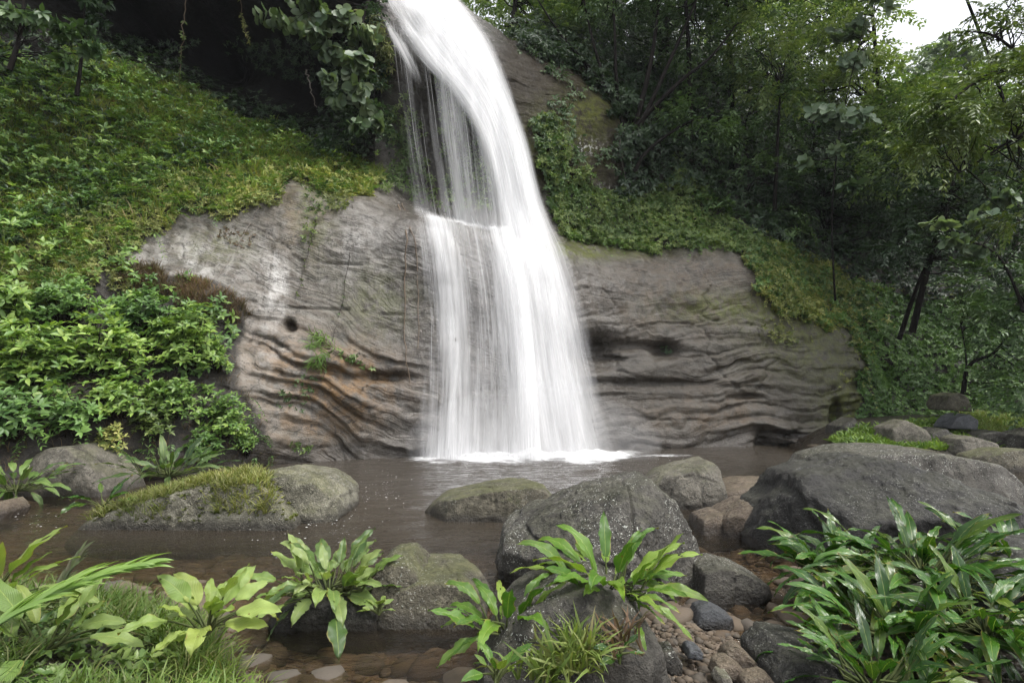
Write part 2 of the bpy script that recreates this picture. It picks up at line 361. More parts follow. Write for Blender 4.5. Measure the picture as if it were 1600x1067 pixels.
def cliff_mat():
    t = NT("sandstone"); p = t.pos()
    band = t.noise(1.0, 5, 0.6, t.n("CombineXYZ", {0: t.math('MULTIPLY', t.attr("strat"), 7.0), 1: t.math('MULTIPLY', t.n("SeparateXYZ", {0: p}).outputs[0], .25)}).outputs[0])
    big = t.noise(0.8, 6, 0.6, p, 0.4); mid = t.noise(4.5, 6, 0.65, p); fine = t.noise(24, 6, 0.75, p)
    run = t.noise(2.2, 5, 0.6, t.map(p, (1.6, 1.6, 0.22)))
    c = t.ramp(big, [(0.3, (0.060, 0.055, 0.045)), (0.5, (0.114, 0.106, 0.090)), (0.72, (0.195, 0.185, 0.165))])
    c = t.mix(t.math('MULTIPLY', t.step(band, 0.38, 0.66), 0.75), c, (0.070, 0.053, 0.038))
    c = t.mix(t.math('MULTIPLY', t.step(run, 0.5, 0.72), 0.5), c, (0.085, 0.073, 0.062))
    c = t.mix(t.math('MULTIPLY', t.step(mid, 0.42, 0.7), 0.45), c, (0.25, 0.235, 0.212))
    c = t.mix(t.math('MULTIPLY', t.attr("pale"), t.step(t.math('ADD', run, t.math('MULTIPLY', mid, .5)), 0.6, 0.95)), c, (0.46, 0.45, 0.43))
    c = t.mix(t.math('MULTIPLY', t.attr("orange"), t.step(t.noise(3, 4, .6, p), 0.3, 0.7)), c, (0.20, 0.115, 0.045))
    c = t.mix(t.math('MULTIPLY', t.attr("wet"), 0.55), c, (0.105, 0.098, 0.092))
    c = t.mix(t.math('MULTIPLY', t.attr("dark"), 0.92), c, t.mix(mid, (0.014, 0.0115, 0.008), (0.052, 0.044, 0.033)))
    c = t.mix(t.math('MULTIPLY', t.step(fine, .60, .72), .6), c, t.mix(1.0, c, (1.7, 1.7, 1.65), 'MULTIPLY'))
    c = t.mix(t.math('MULTIPLY', t.step(fine, .42, .30), .75), c, (.05, .044, .038))
    cr = t.math('ABSOLUTE', t.math('SUBTRACT', t.noise(1.3, 6, .68, t.map(p, (.6, .6, 1.2)), .5), .5))
    c = t.mix(t.math('MULTIPLY', t.step(cr, .014, .002), .8), c, (.035, .03, .026))
    st = t.noise(3.2, 5, .65, t.map(p, (2.2, 2.2, .12)))
    c = t.mix(t.math('MULTIPLY', t.step(st, .58, .70), .5), c, (.06, .053, .048))
    ms = t.math('MULTIPLY', t.attr("moss"), t.step(t.math('ADD', t.noise(5, 5, .7, p), t.math('MULTIPLY', fine, .35)), 0.52, 0.78))
    c = t.mix(ms, c, t.ramp(fine, [(0.3, (0.045, 0.055, 0.012)), (0.7, (0.12, 0.13, 0.03))]))
    li = t.math('MULTIPLY', t.attr("lichen"), t.step(t.noise(9, 4, .65, p), 0.53, 0.6))
    c = t.mix(li, c, (0.55, 0.55, 0.52))
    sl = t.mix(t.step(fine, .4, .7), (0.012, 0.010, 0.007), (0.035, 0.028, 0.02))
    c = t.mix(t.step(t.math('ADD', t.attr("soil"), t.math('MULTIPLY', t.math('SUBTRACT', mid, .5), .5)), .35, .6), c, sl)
    c = t.mix(t.attr("cave_shade"), c, t.mix(mid, (.003, .003, .0025), (.011, .010, .008)))
    zz = t.n("SeparateXYZ", {0: p}).outputs[2]
    wl = t.math('MULTIPLY', t.math('SUBTRACT', 1.0, t.step(t.math('ADD', zz, t.math('MULTIPLY', mid, -.35)), 0.0, 0.3)), .7)
    c = t.mix(wl, c, (0.05, 0.043, 0.036))
    h = t.math('ADD', t.math('MULTIPLY', mid, 1.0), t.math('ADD', t.math('MULTIPLY', fine, .35), t.math('MULTIPLY', band, 1.2)))
    rg = t.math('SUBTRACT', t.ramp(mid, [(.35, .32), (.65, .6)]), t.math('MULTIPLY', t.math('ADD', t.attr("wet"), wl), .3))
    return t.done(t.bsdf(Base_Color=c, Roughness=rg, Specular_IOR_Level=t.math('SUBTRACT', .38, t.math('MINIMUM', .36, t.math('ADD', t.math('MULTIPLY', t.attr("cave_shade"), .35), t.math('MULTIPLY', t.attr("dull"), .33)))), Normal=t.bump(h, 0.7, 0.07)))
ids = np.where(used)[0]
at = {k: v.ravel()[ids] for k, v in dict(wet=wet, orange=orange, pale=pale, moss=mossA, dark=dark, cave_shade=cave_shade, dull=dull, lichen=lichen, soil=soil, strat=strat).items()}
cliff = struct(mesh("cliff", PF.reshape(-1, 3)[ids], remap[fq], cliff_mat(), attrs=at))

# ------------------------------------------------------------------ the stream bed and banks
TP = []
def tp(px, py, z): q = G(px, py, z); TP.append((q[0], q[1], z))
for a in [(550,1000,-.16),(450,1050,-.12),(650,1060,-.15),(760,1000,-.13),(620,900,-.35),(700,850,-.45),(500,860,-.4),(300,860,-.35),(150,880,-.3),(0,860,-.2),
          (1060,960,.02),(1110,1000,.035),(1100,1050,.05),(1180,1040,.05),(1190,960,-.06),(1230,1000,-.06),(1150,920,-.09),(1060,900,-.1),(1130,860,-.18),(1180,960,-.07),
          (880,1060,.02),(950,980,.0),(1350,960,.08),(1500,960,.15),(1450,1050,.15),(1300,1060,.05),
          (1150,790,-.15),(1230,760,-.12),(1000,820,-.4),(60,800,-.15),(0,790,-.05),(250,790,-.2),
          (330,980,.0),(380,1000,-.05),(250,1000,.18),(130,1000,.3),(0,1000,.36),(100,950,.22),(220,940,.05),(0,930,.2),(60,900,-.1),
          (1300,712,.0),(1600,745,-.2),(1500,745,-.2),(1420,745,-.2),(1600,725,-.1)]: tp(*a)
for px_ in (1330, 1400, 1470, 1540, 1620, 1720):
    for py_, Y_ in ((706, 11.9), (690, 12.5), (672, 13.3), (655, 14.1)): q = P(px_, py_, Y_); TP.append(tuple(q))
TP += [(0,9,-.9),(2,11,-1.1),(-2,10.5,-1),(-4,9,-.6),(4,11.5,-.9),(6,12,-.6),(3,8.5,-.6),(0,13,-1.4),(5,14.5,-1.2),(-5,12,-.8),(-8,9,.3),(-9,8,.5),(-9,6,.2),(-7,5,.0),(8,9,-.25),(10,10.2,-.25),(13,10,-.1),
       (0,1.2,.12),(2,1,.12),(-2,1.4,.25),(-5,2,.6),(5,2,.4),(0,-4,.5),(-8,-3,1.2),(8,-3,1.0),(11,6,.4),(-14,4,1.5),(16,6,1.4),(20,12,2),(-14,10,1.2)]
TPa = np.array(TP); q2 = TPa[:, :2]
Kt = np.linalg.norm(q2[:, None] - q2[None], axis=-1); m_ = len(q2)
At = np.zeros((m_ + 1, m_ + 1)); At[:m_, :m_] = -Kt - 0.02 * np.eye(m_); At[:m_, m_] = 1; At[m_, :m_] = 1
Wt = np.linalg.solve(At, np.append(TPa[:, 2], 0))
def ground(x, y):
    x = np.asarray(x, float); y = np.asarray(y, float); q = np.stack([x.ravel(), y.ravel()], -1); o = np.empty(len(q))
    for i in range(0, len(q), 20000):
        o[i:i + 20000] = -np.linalg.norm(q[i:i + 20000, None] - q2[None], axis=-1) @ Wt[:m_] + Wt[m_]
    p = np.stack([q[:, 0], q[:, 1], q[:, 0] * 0], -1)
    r = np.hypot(q[:, 0], q[:, 1] - 6)
    o = o * smooth(40, 18, r) + 2.0 * smooth(18, 40, r)
    return (o + 0.02 * fbm(p * 2.2, 3, 71) + 0.008 * fbm(p * 9, 3, 72)).reshape(x.shape)
def nonlin(a, b, n, c0, k): 
    u = np.linspace(-1, 1, n); s = np.sign(u) * np.abs(u) ** k; return np.where(s < 0, c0 + (c0 - a) * s, c0 + (b - c0) * s)
tx = nonlin(-90, 90, 420, 0, 2.2); ty = nonlin(-60, 90, 420, 4.2, 2.2)
TX, TY = np.meshgrid(tx, ty, indexing='ij'); TZ = ground(TX, TY)
TZ = np.where(TY > 19, np.minimum(TZ, -1), TZ)
def bed_mat():
    t = NT("wet_silt"); p = t.pos(); n = t.noise(3, 6, .65, p); f = t.noise(40, 4, .7, p)
    v = t.n("TexVoronoi", {"Vector": p, "Scale": 28.0, "Randomness": 1.0})
    c = t.ramp(n, [(0.3, (0.075, 0.052, 0.034)), (0.7, (0.15, 0.11, 0.075))])
    c = t.mix(.4, c, t.ramp(t.n("SeparateColor", {0: v.outputs["Color"]}).outputs[0], [(0, (.05, .04, .03)), (1, (.19, .155, .12))]))
    c = t.mix(t.attr("soil"), c, t.ramp(f, [(.3, (.010, .008, .006)), (.7, (.035, .027, .018))]))
    h = t.math('SUBTRACT', f, t.math('MULTIPLY', v.outputs["Distance"], 1.5))
    return t.done(t.bsdf(Base_Color=c, Roughness=t.ramp(n, [(.4, .25), (.65, .6)]), Normal=t.bump(h, .7, .02)))
bpx, bpy_ = proj(np.stack([TX, TY, TZ], -1)); fr_ = TY > .3
bsoil = np.where(fr_, np.maximum(np.maximum(smooth(1160, 1260, bpx + 25 * fbm(np.stack([TX, TY, TX * 0], -1) * 3, 3, 8)) * smooth(5.2, 4.4, TY), smooth(430, 340, bpx) * smooth(4.6, 4.0, TY)), smooth(9.0, 10, TY) * (bpx > 1000)), 1.0)
struct(mesh("streambed", np.stack([TX, TY, TZ], -1).reshape(-1, 3), grid_faces(len(tx), len(ty)), bed_mat(), attrs=dict(soil=bsoil.ravel())))

# ------------------------------------------------------------------ the pool
wx = np.arange(-13, 17, 0.06); wy = np.arange(1.6, 16.5, 0.06)
WX, WY = np.meshgrid(wx, wy, indexing='ij')
dep = -ground(WX, WY)
wp = np.stack([WX, WY, WX * 0], -1)
near_fall = np.exp(-(np.maximum(0, np.hypot((WX - 0.2) * .55, WY - 12.6) - .6) / 1.5) ** 2)
WZ = (0.012 + 0.035 * near_fall) * fbm(wp * np.array([1.6, 3.2, 1]), 4, 81) + 0.003 * fbm(wp * np.array([5, 9, 1]), 3, 82)
lm = np.interp(WX, [-2.5, -1.6, 1.9, 3.6], [0, .9, 1, 0])
fy = np.interp(WX, [-3, -2.1, 0, 2, 3.4], [12.1, 12.2, 12.35, 12.6, 13.2])
foam = np.clip(smooth(1.5, -.1, fy - WY + .8 * fbm(wp * 1.4, 3, 84)) * lm, 0, 1)
foam = np.maximum(foam, .55 * np.exp(-((WX - 3.2) / .9) ** 2 - ((WY - 12.6) / .35) ** 2))
def water_mat():
    t = NT("stream_water"); p = t.pos()
    r1 = t.noise(2.6, 4, .6, t.map(p, (1, 2.3, 1)), .5); r2 = t.noise(14, 3, .6, t.map(p, (1, 1.9, 1)))
    nr = t.bump(t.math('ADD', r1, t.math('MULTIPLY', r2, .16)), .6, .12)
    d = t.attr("depth")
    murk = t.step(d, 0.02, 0.55)
    body = t.n("BsdfDiffuse", {"Color": t.mix(t.step(d, .1, .8), (0.054, 0.044, 0.032), (0.052, 0.045, 0.037))})
    thru = t.n("BsdfTransparent", {"Color": (0.76, 0.68, 0.56)})
    m1 = t.n("MixShader", {0: t.math('MULTIPLY', murk, .93)}); t.set(m1.inputs[1], thru.outputs[0]); t.set(m1.inputs[2], body.outputs[0])
    gl = t.n("BsdfGlossy", {"Color": (1, 1, 1), "Roughness": 0.05, "Normal": nr})
    fr = t.n("Fresnel", {"IOR": 1.33, "Normal": nr})
    m2 = t.n("MixShader", {0: fr.outputs[0]}); t.set(m2.inputs[1], m1.outputs[0]); t.set(m2.inputs[2], gl.outputs[0])
    fo = t.attr("foam"); fn = t.noise(5, 5, .65, t.map(p, (1, 2.5, 1)), .6)
    ff = t.step(t.math('ADD', t.math('MULTIPLY', fo, 1.1), t.math('MULTIPLY', t.math('SUBTRACT', fn, .5), 1.3)), .3, 1.0)
    wh = t.n("BsdfDiffuse", {"Color": (0.86, 0.87, 0.88)})
    m3 = t.n("MixShader", {0: ff}); t.set(m3.inputs[1], m2.outputs[0]); t.set(m3.inputs[2], wh.outputs[0])
    return t.done(m3.outputs[0])
struct(mesh("water", np.stack([WX, WY, WZ], -1).reshape(-1, 3), grid_faces(len(wx), len(wy)), water_mat(), attrs=dict(depth=dep.ravel(), foam=foam.ravel())))

# ------------------------------------------------------------------ the waterfall
def fall_mat(name, fu, fv, contrast, seed, white=0.93, top=1.0):
    t = NT(name); uv = t.n("TexCoord").outputs["UV"]
    a = t.noise(1.0, 4, .6, t.map(uv, (fu, fv, 1), loc=(seed * 3.7, seed * 1.3, seed)), .15)
    b = t.noise(1.0, 3, .6, t.map(uv, (fu * 4.5, fv * 2.2, 1), loc=(seed, 0, seed * 2)))
    cx_ = t.noise(1.0, 2, .5, t.map(uv, (fu * .25, fv * 1.2, 1), loc=(seed * 5, 0, 0)))
    s = t.math('ADD', t.math('MULTIPLY', a, .5), t.math('ADD', t.math('MULTIPLY', b, .3), t.math('MULTIPLY', cx_, .34)))
    al = t.math('ADD', t.math('MULTIPLY', t.math('SUBTRACT', s, .57), contrast), t.attr("dens"), True)
    al = t.math('MULTIPLY', al, t.step(t.attr("dens"), -0.25, 0.12), True)
    al = t.math('MULTIPLY', al, top)
    df = t.n("BsdfDiffuse", {"Color": (white, white, white * 1.01)}); tl = t.n("BsdfTranslucent", {"Color": (white, white, white)})
    m0 = t.n("MixShader", {0: .35}); t.set(m0.inputs[1], df.outputs[0]); t.set(m0.inputs[2], tl.outputs[0])
    m1 = t.n("MixShader", {0: al}); t.set(m1.inputs[1], t.n("BsdfTransparent").outputs[0]); t.set(m1.inputs[2], m0.outputs[0])
    return t.done(m1.outputs[0])
def crom(pts, t):
    pts = np.asarray(pts, float); n = len(pts); u = t * (n - 1); i = np.clip(u.astype(int), 0, n - 2); f = (u - i)[:, None]
    g_ = lambda k: pts[np.clip(k, 0, n - 1)]
    a, b, c, d = g_(i - 1), g_(i), g_(i + 1), g_(i + 2)
    if pts.ndim == 3: f = f[..., None]
    return .5 * (2 * b + (c - a) * f + (2 * a - 5 * b + 4 * c - d) * f ** 2 + (3 * b - a - 3 * c + d) * f ** 3)
def sheet(rows, nu, nv, off=0.0, amp=.05, seed=0, hug=0.10):
    """rows: lists of (px, py, Y), top to bottom, same count each; returns points (nv,nu,3)"""
    R = np.array(rows, float)
    g1 = crom(R, np.linspace(0, 1, nv)); g2 = crom(np.swapaxes(g1, 0, 1), np.linspace(0, 1, nu)); g2 = np.swapaxes(g2, 0, 1)
    sY = surfY(g2[..., 0].ravel(), g2[..., 1].ravel()).reshape(g2.shape[:2])
    sY = blur(sY, 3)
    Yq = np.minimum(g2[..., 2], sY - hug) - off
    q = P(g2[..., 0], g2[..., 1], Yq)
    q[..., 1] += amp * fbm(np.stack([q[..., 0] * 3, q[..., 2] * .35, q[..., 0] * 0 + seed], -1), 3, 90 + seed)
    return q
def add_sheet(name, q, dens, m, parent):
    nv, nu = q.shape[:2]
    ul = np.cumsum(np.linalg.norm(np.diff(q, axis=1, prepend=q[:, :1]), axis=-1), 1).mean(0); vl = np.cumsum(np.linalg.norm(np.diff(q, axis=0, prepend=q[:1]), axis=-1), 0).mean(1)
    uv = np.stack(np.broadcast_arrays(ul[None, :], vl[:, None]), -1)
    return mesh(name, q.reshape(-1, 3), grid_faces(nv, nu), m, parent, attrs=dict(dens=dens.ravel()), uv=uv.reshape(-1, 2))
def strands(name, q, n, wmin, wmax, lmin, lmax, m, parent, seed, usel=None, jd=.12):
    r = np.random.default_rng(seed); nv, nu = q.shape[:2]; V = []; Fc = []; b = 0; K = 14
    for k in range(n):
        u = (usel(r) if usel else r.random()); ln = r.uniform(lmin, lmax); v0 = r.uniform(-.05, 1 - ln * .7); vv = np.clip(np.linspace(v0, v0 + ln, K), 0, 1)
        fi = vv * (nv - 1); i = np.minimum(fi.astype(int), nv - 2); f = (fi - i)[:, None]
        j = min(int(u * (nu - 1)), nu - 2); fu = u * (nu - 1) - j
        l0 = q[:, j] * (1 - fu) + q[:, j + 1] * fu; p = l0[i] * (1 - f) + l0[i + 1] * f
        p = p + np.array([r.normal(0, .02), -r.uniform(.01, jd), 0]); wd = r.uniform(wmin, wmax) * np.sin(np.linspace(0.03, pi - .03, K)) ** .6
        # a thin three-sided thread of water
        for dx, dy in ((-1, 0), (1, 0), (0, -1)):
            V.append(p + np.stack([wd * dx, wd * dy, wd * 0], -1))
        for s in range(3):
            a = b + s * K + np.arange(K - 1); c = b + ((s + 1) % 3) * K + np.arange(K - 1)
            Fc.append(np.stack([a, a + 1, c + 1, c], -1))
        b += 3 * K
    return mesh(name, np.concatenate(V), np.concatenate(Fc), m, parent)
def thread_mat():
    t = NT("water_threads"); df = t.n("BsdfDiffuse", {"Color": (.93, .93, .94)}); tl = t.n("BsdfTranslucent", {"Color": (.93, .93, .93)})
    m0 = t.n("MixShader", {0: .4}); t.set(m0.inputs[1], df.outputs[0]); t.set(m0.inputs[2], tl.outputs[0])
    m1 = t.n("MixShader", {0: .28}); t.set(m1.inputs[1], t.n("BsdfTransparent").outputs[0]); t.set(m1.inputs[2], m0.outputs[0])
    return t.done(m1.outputs[0])
fall = thing("waterfall", "white silky waterfall pouring over two rock tiers into the brown pool", "waterfall", (0.2, 12.4, 0))
MT = thread_mat()
def row(xl, xr, yl, yr, Yl, Yr, k=4): return [(xl + (xr - xl) * s, yl + (yr - yl) * s, Yl + (Yr - Yl) * s) for s in np.linspace(0, 1, k)]
chute = [row(575,705,-30,-15,16.3,16.6), row(583,738,4,14,15.0,15.2), row(604,764,40,46,14.6,14.8), row(650,790,98,96,14.35,14.5), row(700,808,150,150,14.2,14.3), row(738,832,220,220,14.0,14.1),
         row(758,860,320,320,13.8,13.9), row(756,900,400,400,13.5,13.6), row(752,932,490,490,13.25,13.4), row(754,956,580,580,13.0,13.2), row(756,980,660,660,12.8,13.0), row(758,1000,724,718,12.5,12.8)]
nu, nv = 60, 150
u_ = np.linspace(0, 1, nu)[None, :]; v_ = np.linspace(0, 1, nv)[:, None]
for k, (off, con, dz, fu) in enumerate([(0.0, 1.2, .10, 5), (.10, 1.7, -.05, 7), (.2, 2.2, -.2, 9), (.3, 2.8, -.36, 11)]):
    q = sheet(chute, nu, nv, off, .05 + .02 * k, k)
    edge = np.minimum(smooth(0, .2 + .24 * v_, u_), smooth(1.02, .80 - .22 * v_, u_))
    dd = .68 + dz - .95 * (1 - edge) - .26 * smooth(.4, .95, v_) * (.6 + k * .15)
    dd = dd - .55 * smooth(.30, .12, v_) * smooth(.62, .1, u_) * smooth(.0, .08, v_)
    add_sheet("main_chute", q, dd, fall_mat("chute_water", fu, .28, con, k + 1), fall)
curt = [row(592,742,20,100,14.9,14.5,5), row(600,752,70,135,14.55,14.3,5), row(610,760,150,190,14.4,14.2,5), row(622,768,240,260,14.3,14.1,5), row(640,778,335,362,14.2,13.9,5)]
q = sheet(curt, 60, 90, .05, .08, 11, .05)
u_ = np.linspace(0, 1, 60)[None, :]; v_ = np.linspace(0, 1, 90)[:, None]
prof = np.interp(u_, [0, .06, .2, .35, .5, .62, .72, .82, .9, 1], [-.5, -.12, .06, .02, .12, .28, .22, .12, .2, .3])
dd = prof + .30 * smooth(.25, 0, v_) * smooth(.1, .5, u_) + .12 * smooth(.85, 1, v_) + 0 * v_
for k in range(2):
    add_sheet("upper_curtain", sheet(curt, 60, 90, .05 + .12 * k, .08, 11 + k, .05), dd - .07 * k, fall_mat("curtain_water", 6, .2, 1.6, 8 + k), fall)
strands("curtain_threads", q, 40, .0015, .005, .12, .5, MT, fall, 6, lambda r: float(np.clip(r.choice([r.normal(.62, .1), r.normal(.2, .07), r.normal(.45, .13), r.normal(.8, .07)]), .02 + .06 * r.random(), .98)))
low = [row(618,800,310,348,14.7,14.6,6), row(624,802,324,358,13.3,13.4,6), row(632,806,346,374,12.95,13.2,6), row(642,822,430,440,12.7,12.9,6), row(646,832,520,520,12.6,12.75,6), row(642,840,620,620,12.35,12.5,6), row(634,846,722,722,12.1,12.2,6)]
u_ = np.linspace(0, 1, 64)[None, :]; v_ = np.linspace(0, 1, 130)[:, None]
for k, (off, con, dz, fu) in enumerate([(0, 1.6, .02, 5), (.09, 2.1, -.12, 8), (.18, 2.6, -.27, 11)]):
    q = sheet(low, 64, 130, off, .04, 20 + k, .06)
    us = u_ - .03 * v_ + .02 * np.sin(v_ * 5 + 1) * (1 - u_)
    pr = np.interp(us, [-.07, .0, .08, .18, .28, .38, .48, .6, .74, .86, 1], [-.6, -.22, .02, .22, .46, .36, .18, .16, .26, .40, .46])
    dd = pr + dz - (.52 - .25 * u_) * smooth(.30, .12, v_) - .5 * smooth(.30, .0, u_) * smooth(.50, .16, v_) + .28 * smooth(.8, 1, v_) * smooth(.05, .3, u_) - .3 * smooth(.0, .06, -v_ + .06) * 0
    add_sheet("lower_cascade", q, dd, fall_mat("cascade_water", fu, .35, con, 14 + k), fall)
    if k == 1: strands("cascade_threads", q, 60, .0015, .005, .08, .35, MT, fall, 7, lambda r: float(r.choice([r.uniform(.15, .45), r.uniform(.1, .9), r.uniform(.6, .95)])))
pe = [row(594,612,28,34,14.9,14.8,4), row(606,650,62,84,14.45,14.4,4), row(626,676,110,138,14.25,14.2,4), row(640,692,180,200,14.1,14.1,4), row(646,700,290,300,14.0,14.0,4)]
u_ = np.linspace(0, 1, 30)[None, :]; v_ = np.linspace(0, 1, 60)[:, None]
add_sheet("side_trickle", sheet(pe, 30, 60, .12, .05, 44, .05), .30 - .75 * (1 - np.minimum(smooth(0, .3, u_), smooth(1, .6, u_))) - .62 * smooth(.2, .75, v_), fall_mat("trickle_water", 9, .2, 2.2, 44), fall)
# drifting spray at the right edge and foot
spr = [row(870,940,440,440,13.3,13.6), row(870,975,550,550,13.0,13.3), row(860,1005,640,640,12.7,13.0), row(850,1040,724,720,12.3,12.6)]
u_ = np.linspace(0, 1, 30)[None, :]; v_ = np.linspace(0, 1, 50)[:, None]
add_sheet("side_spray", sheet(spr, 30, 50, .1, .05, 33), .10 - .9 * (1 - np.minimum(smooth(0, .3, u_), smooth(1, .2, u_))) - .3 * smooth(.3, 0, v_), fall_mat("spray_water", 5, .3, 1.3, 30, .93, .55), fall)
# low foam boil where the water lands
bx_ = np.linspace(-1.95, 2.65, 150)
bt = np.linspace(0, pi, 14)
by = np.interp(bx_, [-2.4, 0, 2, 2.7], [12.0, 12.15, 12.35, 12.75])
env = np.interp(bx_, [-1.95, -1.4, -.5, .5, 1.8, 2.65], [.02, .5, .7, 1.1, 1.0, .03])
hh = env * (.16 + .12 * fbm(np.stack([bx_ * 2.5, bx_ * 0, bx_ * 0], -1), 3, 55))
BQ = np.stack([np.broadcast_to(bx_[None], (14, 150)), by[None] - .32 * env[None] * np.cos(bt)[:, None], hh[None] * np.sin(bt)[:, None] - .01], -1)
BQ[..., 2] += .035 * env[None] * fbm(BQ * 9, 3, 56)
mesh("foam", BQ.reshape(-1, 3), grid_faces(14, 150), fall_mat("foam_water", 3, 3, 1.8, 40, .95, .8), fall, attrs=dict(dens=np.repeat((.25 + .2 * np.sin(bt))[:, None], 150, 1).ravel()), uv=BQ[..., :2].reshape(-1, 2))
mm = NT("mist"); vol = mm.n("VolumePrincipled", {"Color": (.95, .95, .96), "Density": .2}); mm.t.links.new(vol.outputs[0], mm.out.inputs["Volume"])
bm = bmesh.new(); bmesh.ops.create_icosphere(bm, subdivisions=4, radius=1); me = bpy.data.meshes.new("mist"); bm.to_mesh(me); bm.free(); me.materials.append(mm.m)
mo = link("mist", me, None, (.45, 12.05, .3)); mo.scale = (2.7, .85, 1.2); stuff(mo, "soft spray hanging over the pool where the waterfall lands", "mist")

# ------------------------------------------------------------------ boulders
def rock_mat(name, dark_c, light_c, moss=0.3, lichen=0.3, rough=.8, wetz=.1, speck=.5, mosscol=((0.04, 0.05, 0.012), (0.11, 0.12, 0.03)), peb=False):
    t = NT(name); gm = t.n("NewGeometry"); p = gm.outputs["Position"]
    big = t.noise(2.2, 6, .62, p, .3); mid = t.noise(11, 5, .65, p); fine = t.noise(55, 4, .7, p)
    c = t.ramp(big, [(.3, dark_c), (.72, light_c)])
    c = t.mix(t.math('MULTIPLY', t.step(mid, .48, .7), .5), c, tuple(min(1, k * 1.5) for k in light_c))
    c = t.mix(t.math('MULTIPLY', t.step(fine, .58, .72), t.math('MULTIPLY', t.step(t.noise(1.7, 3, .6, p), .4, .62), speck)), c, tuple(min(1, k * 2.2) for k in light_c))
    crk = t.math('ABSOLUTE', t.math('SUBTRACT', t.noise(2.6, 5, .62, p, .4), .5))
    c = t.mix(t.math('MULTIPLY', t.step(crk, .012, .002), .8), c, tuple(k * .4 for k in dark_c))
    c = t.mix(t.math('MULTIPLY', t.step(fine, .46, .32), .75), c, tuple(k * .45 for k in dark_c))
    sp = t.n("SeparateXYZ", {0: gm.outputs["Normal"]}).outputs[2]; zz = t.n("SeparateXYZ", {0: p}).outputs[2]
    if moss > 0:
        f = t.math('MULTIPLY', t.step(t.math('ADD', sp, t.math('MULTIPLY', t.math('SUBTRACT', t.noise(3.5, 4, .6, p), .5), 2.2)), .45, 1.1), moss)
        c = t.mix(f, c, t.ramp(mid, [(.3, mosscol[0]), (.7, mosscol[1])]))
    if lichen > 0:
        v = t.n("TexVoronoi", {"Vector": t.n("VectorMath", {0: p, 1: t.n("TexNoise", {"Vector": p, "Scale": 18.0}).outputs["Color"]}, operation='ADD').outputs[0], "Scale": 6.5})
        sel = t.math('MULTIPLY', t.step(v.outputs["Distance"], .26, .14), t.step(t.math('ADD', t.noise(2.1, 2, .5, p), t.math('MULTIPLY', sp, .10)), .47, .58))
        c = t.mix(t.math('MULTIPLY', sel, lichen), c, (.5, .51, .46))
    wl = t.math('SUBTRACT', 1.0, t.step(t.math('ADD', zz, t.math('MULTIPLY', t.math('SUBTRACT', big, .5), -.2)), wetz * .3, wetz))
    c = t.mix(t.math('MULTIPLY', wl, .72), c, (.022, .018, .014))
    rg = t.math('SUBTRACT', rough, t.math('MULTIPLY', wl, .4))
    h = t.math('ADD', mid, t.math('ADD', t.math('MULTIPLY', fine, .7), t.math('MULTIPLY', big, 1.2)))
    if peb:
        vb = t.n("TexVoronoi", {"Vector": t.n("VectorMath", {0: p, 1: t.n("TexNoise", {"Vector": p, "Scale": 7.0}).outputs["Color"]}, operation='ADD').outputs[0], "Scale": 22.0}); h = t.math('SUBTRACT', h, t.math('MULTIPLY', vb.outputs["Distance"], t.ramp(t.noise(2.5, 3, .6, p), [(.4, 0.0), (.65, 1.3)]))); c = t.mix(t.math('MULTIPLY', t.step(t.noise(30, 4, .7, p), .55, .7), .6), c, (.36, .34, .27))
    return t.done(t.bsdf(Base_Color=c, Roughness=rg, Specular_IOR_Level=.4, Normal=t.bump(h, 1.0, .035)))
M_DARK = rock_mat("dark_boulder", (.018, .016, .013), (.10, .093, .08), .16, 1.0, .7)
M_WETDARK = rock_mat("wet_black_boulder", (.006, .0055, .005), (.040, .038, .034), .10, .3, .6)
M_MOSSY = rock_mat("mossy_boulder", (.035, .031, .021), (.135, .122, .09), .5, .5, .85, .12, .7)
M_PALE = rock_mat("pale_boulder", (.05, .045, .036), (.18, .165, .135), .3, .3, .8, .12)
M_BROWN = rock_mat("brown_wet_rock", (.06, .043, .03), (.17, .135, .10), .1, .12, .45, .16)
M_SLATE = rock_mat("slate_rock", (.03, .032, .036), (.10, .105, .115), .05, .05, .55)
ICO = {}
def ico(sub):
    if sub not in ICO:
        bm = bmesh.new(); bmesh.ops.create_icosphere(bm, subdivisions=sub, radius=1); bm.verts.ensure_lookup_table()
        V = np.array([v.co[:] for v in bm.verts]); Fa = np.array([[v.index for v in f.verts] for f in bm.faces]); bm.free(); ICO[sub] = (unit(V), Fa)
    return ICO[sub]
def polytope(dirs, N, Dd, p=16):
    r = np.zeros(len(dirs))
    for n, d in zip(N, Dd): r += np.maximum(dirs @ n / d, 0) ** p
    return r ** (-1 / p)
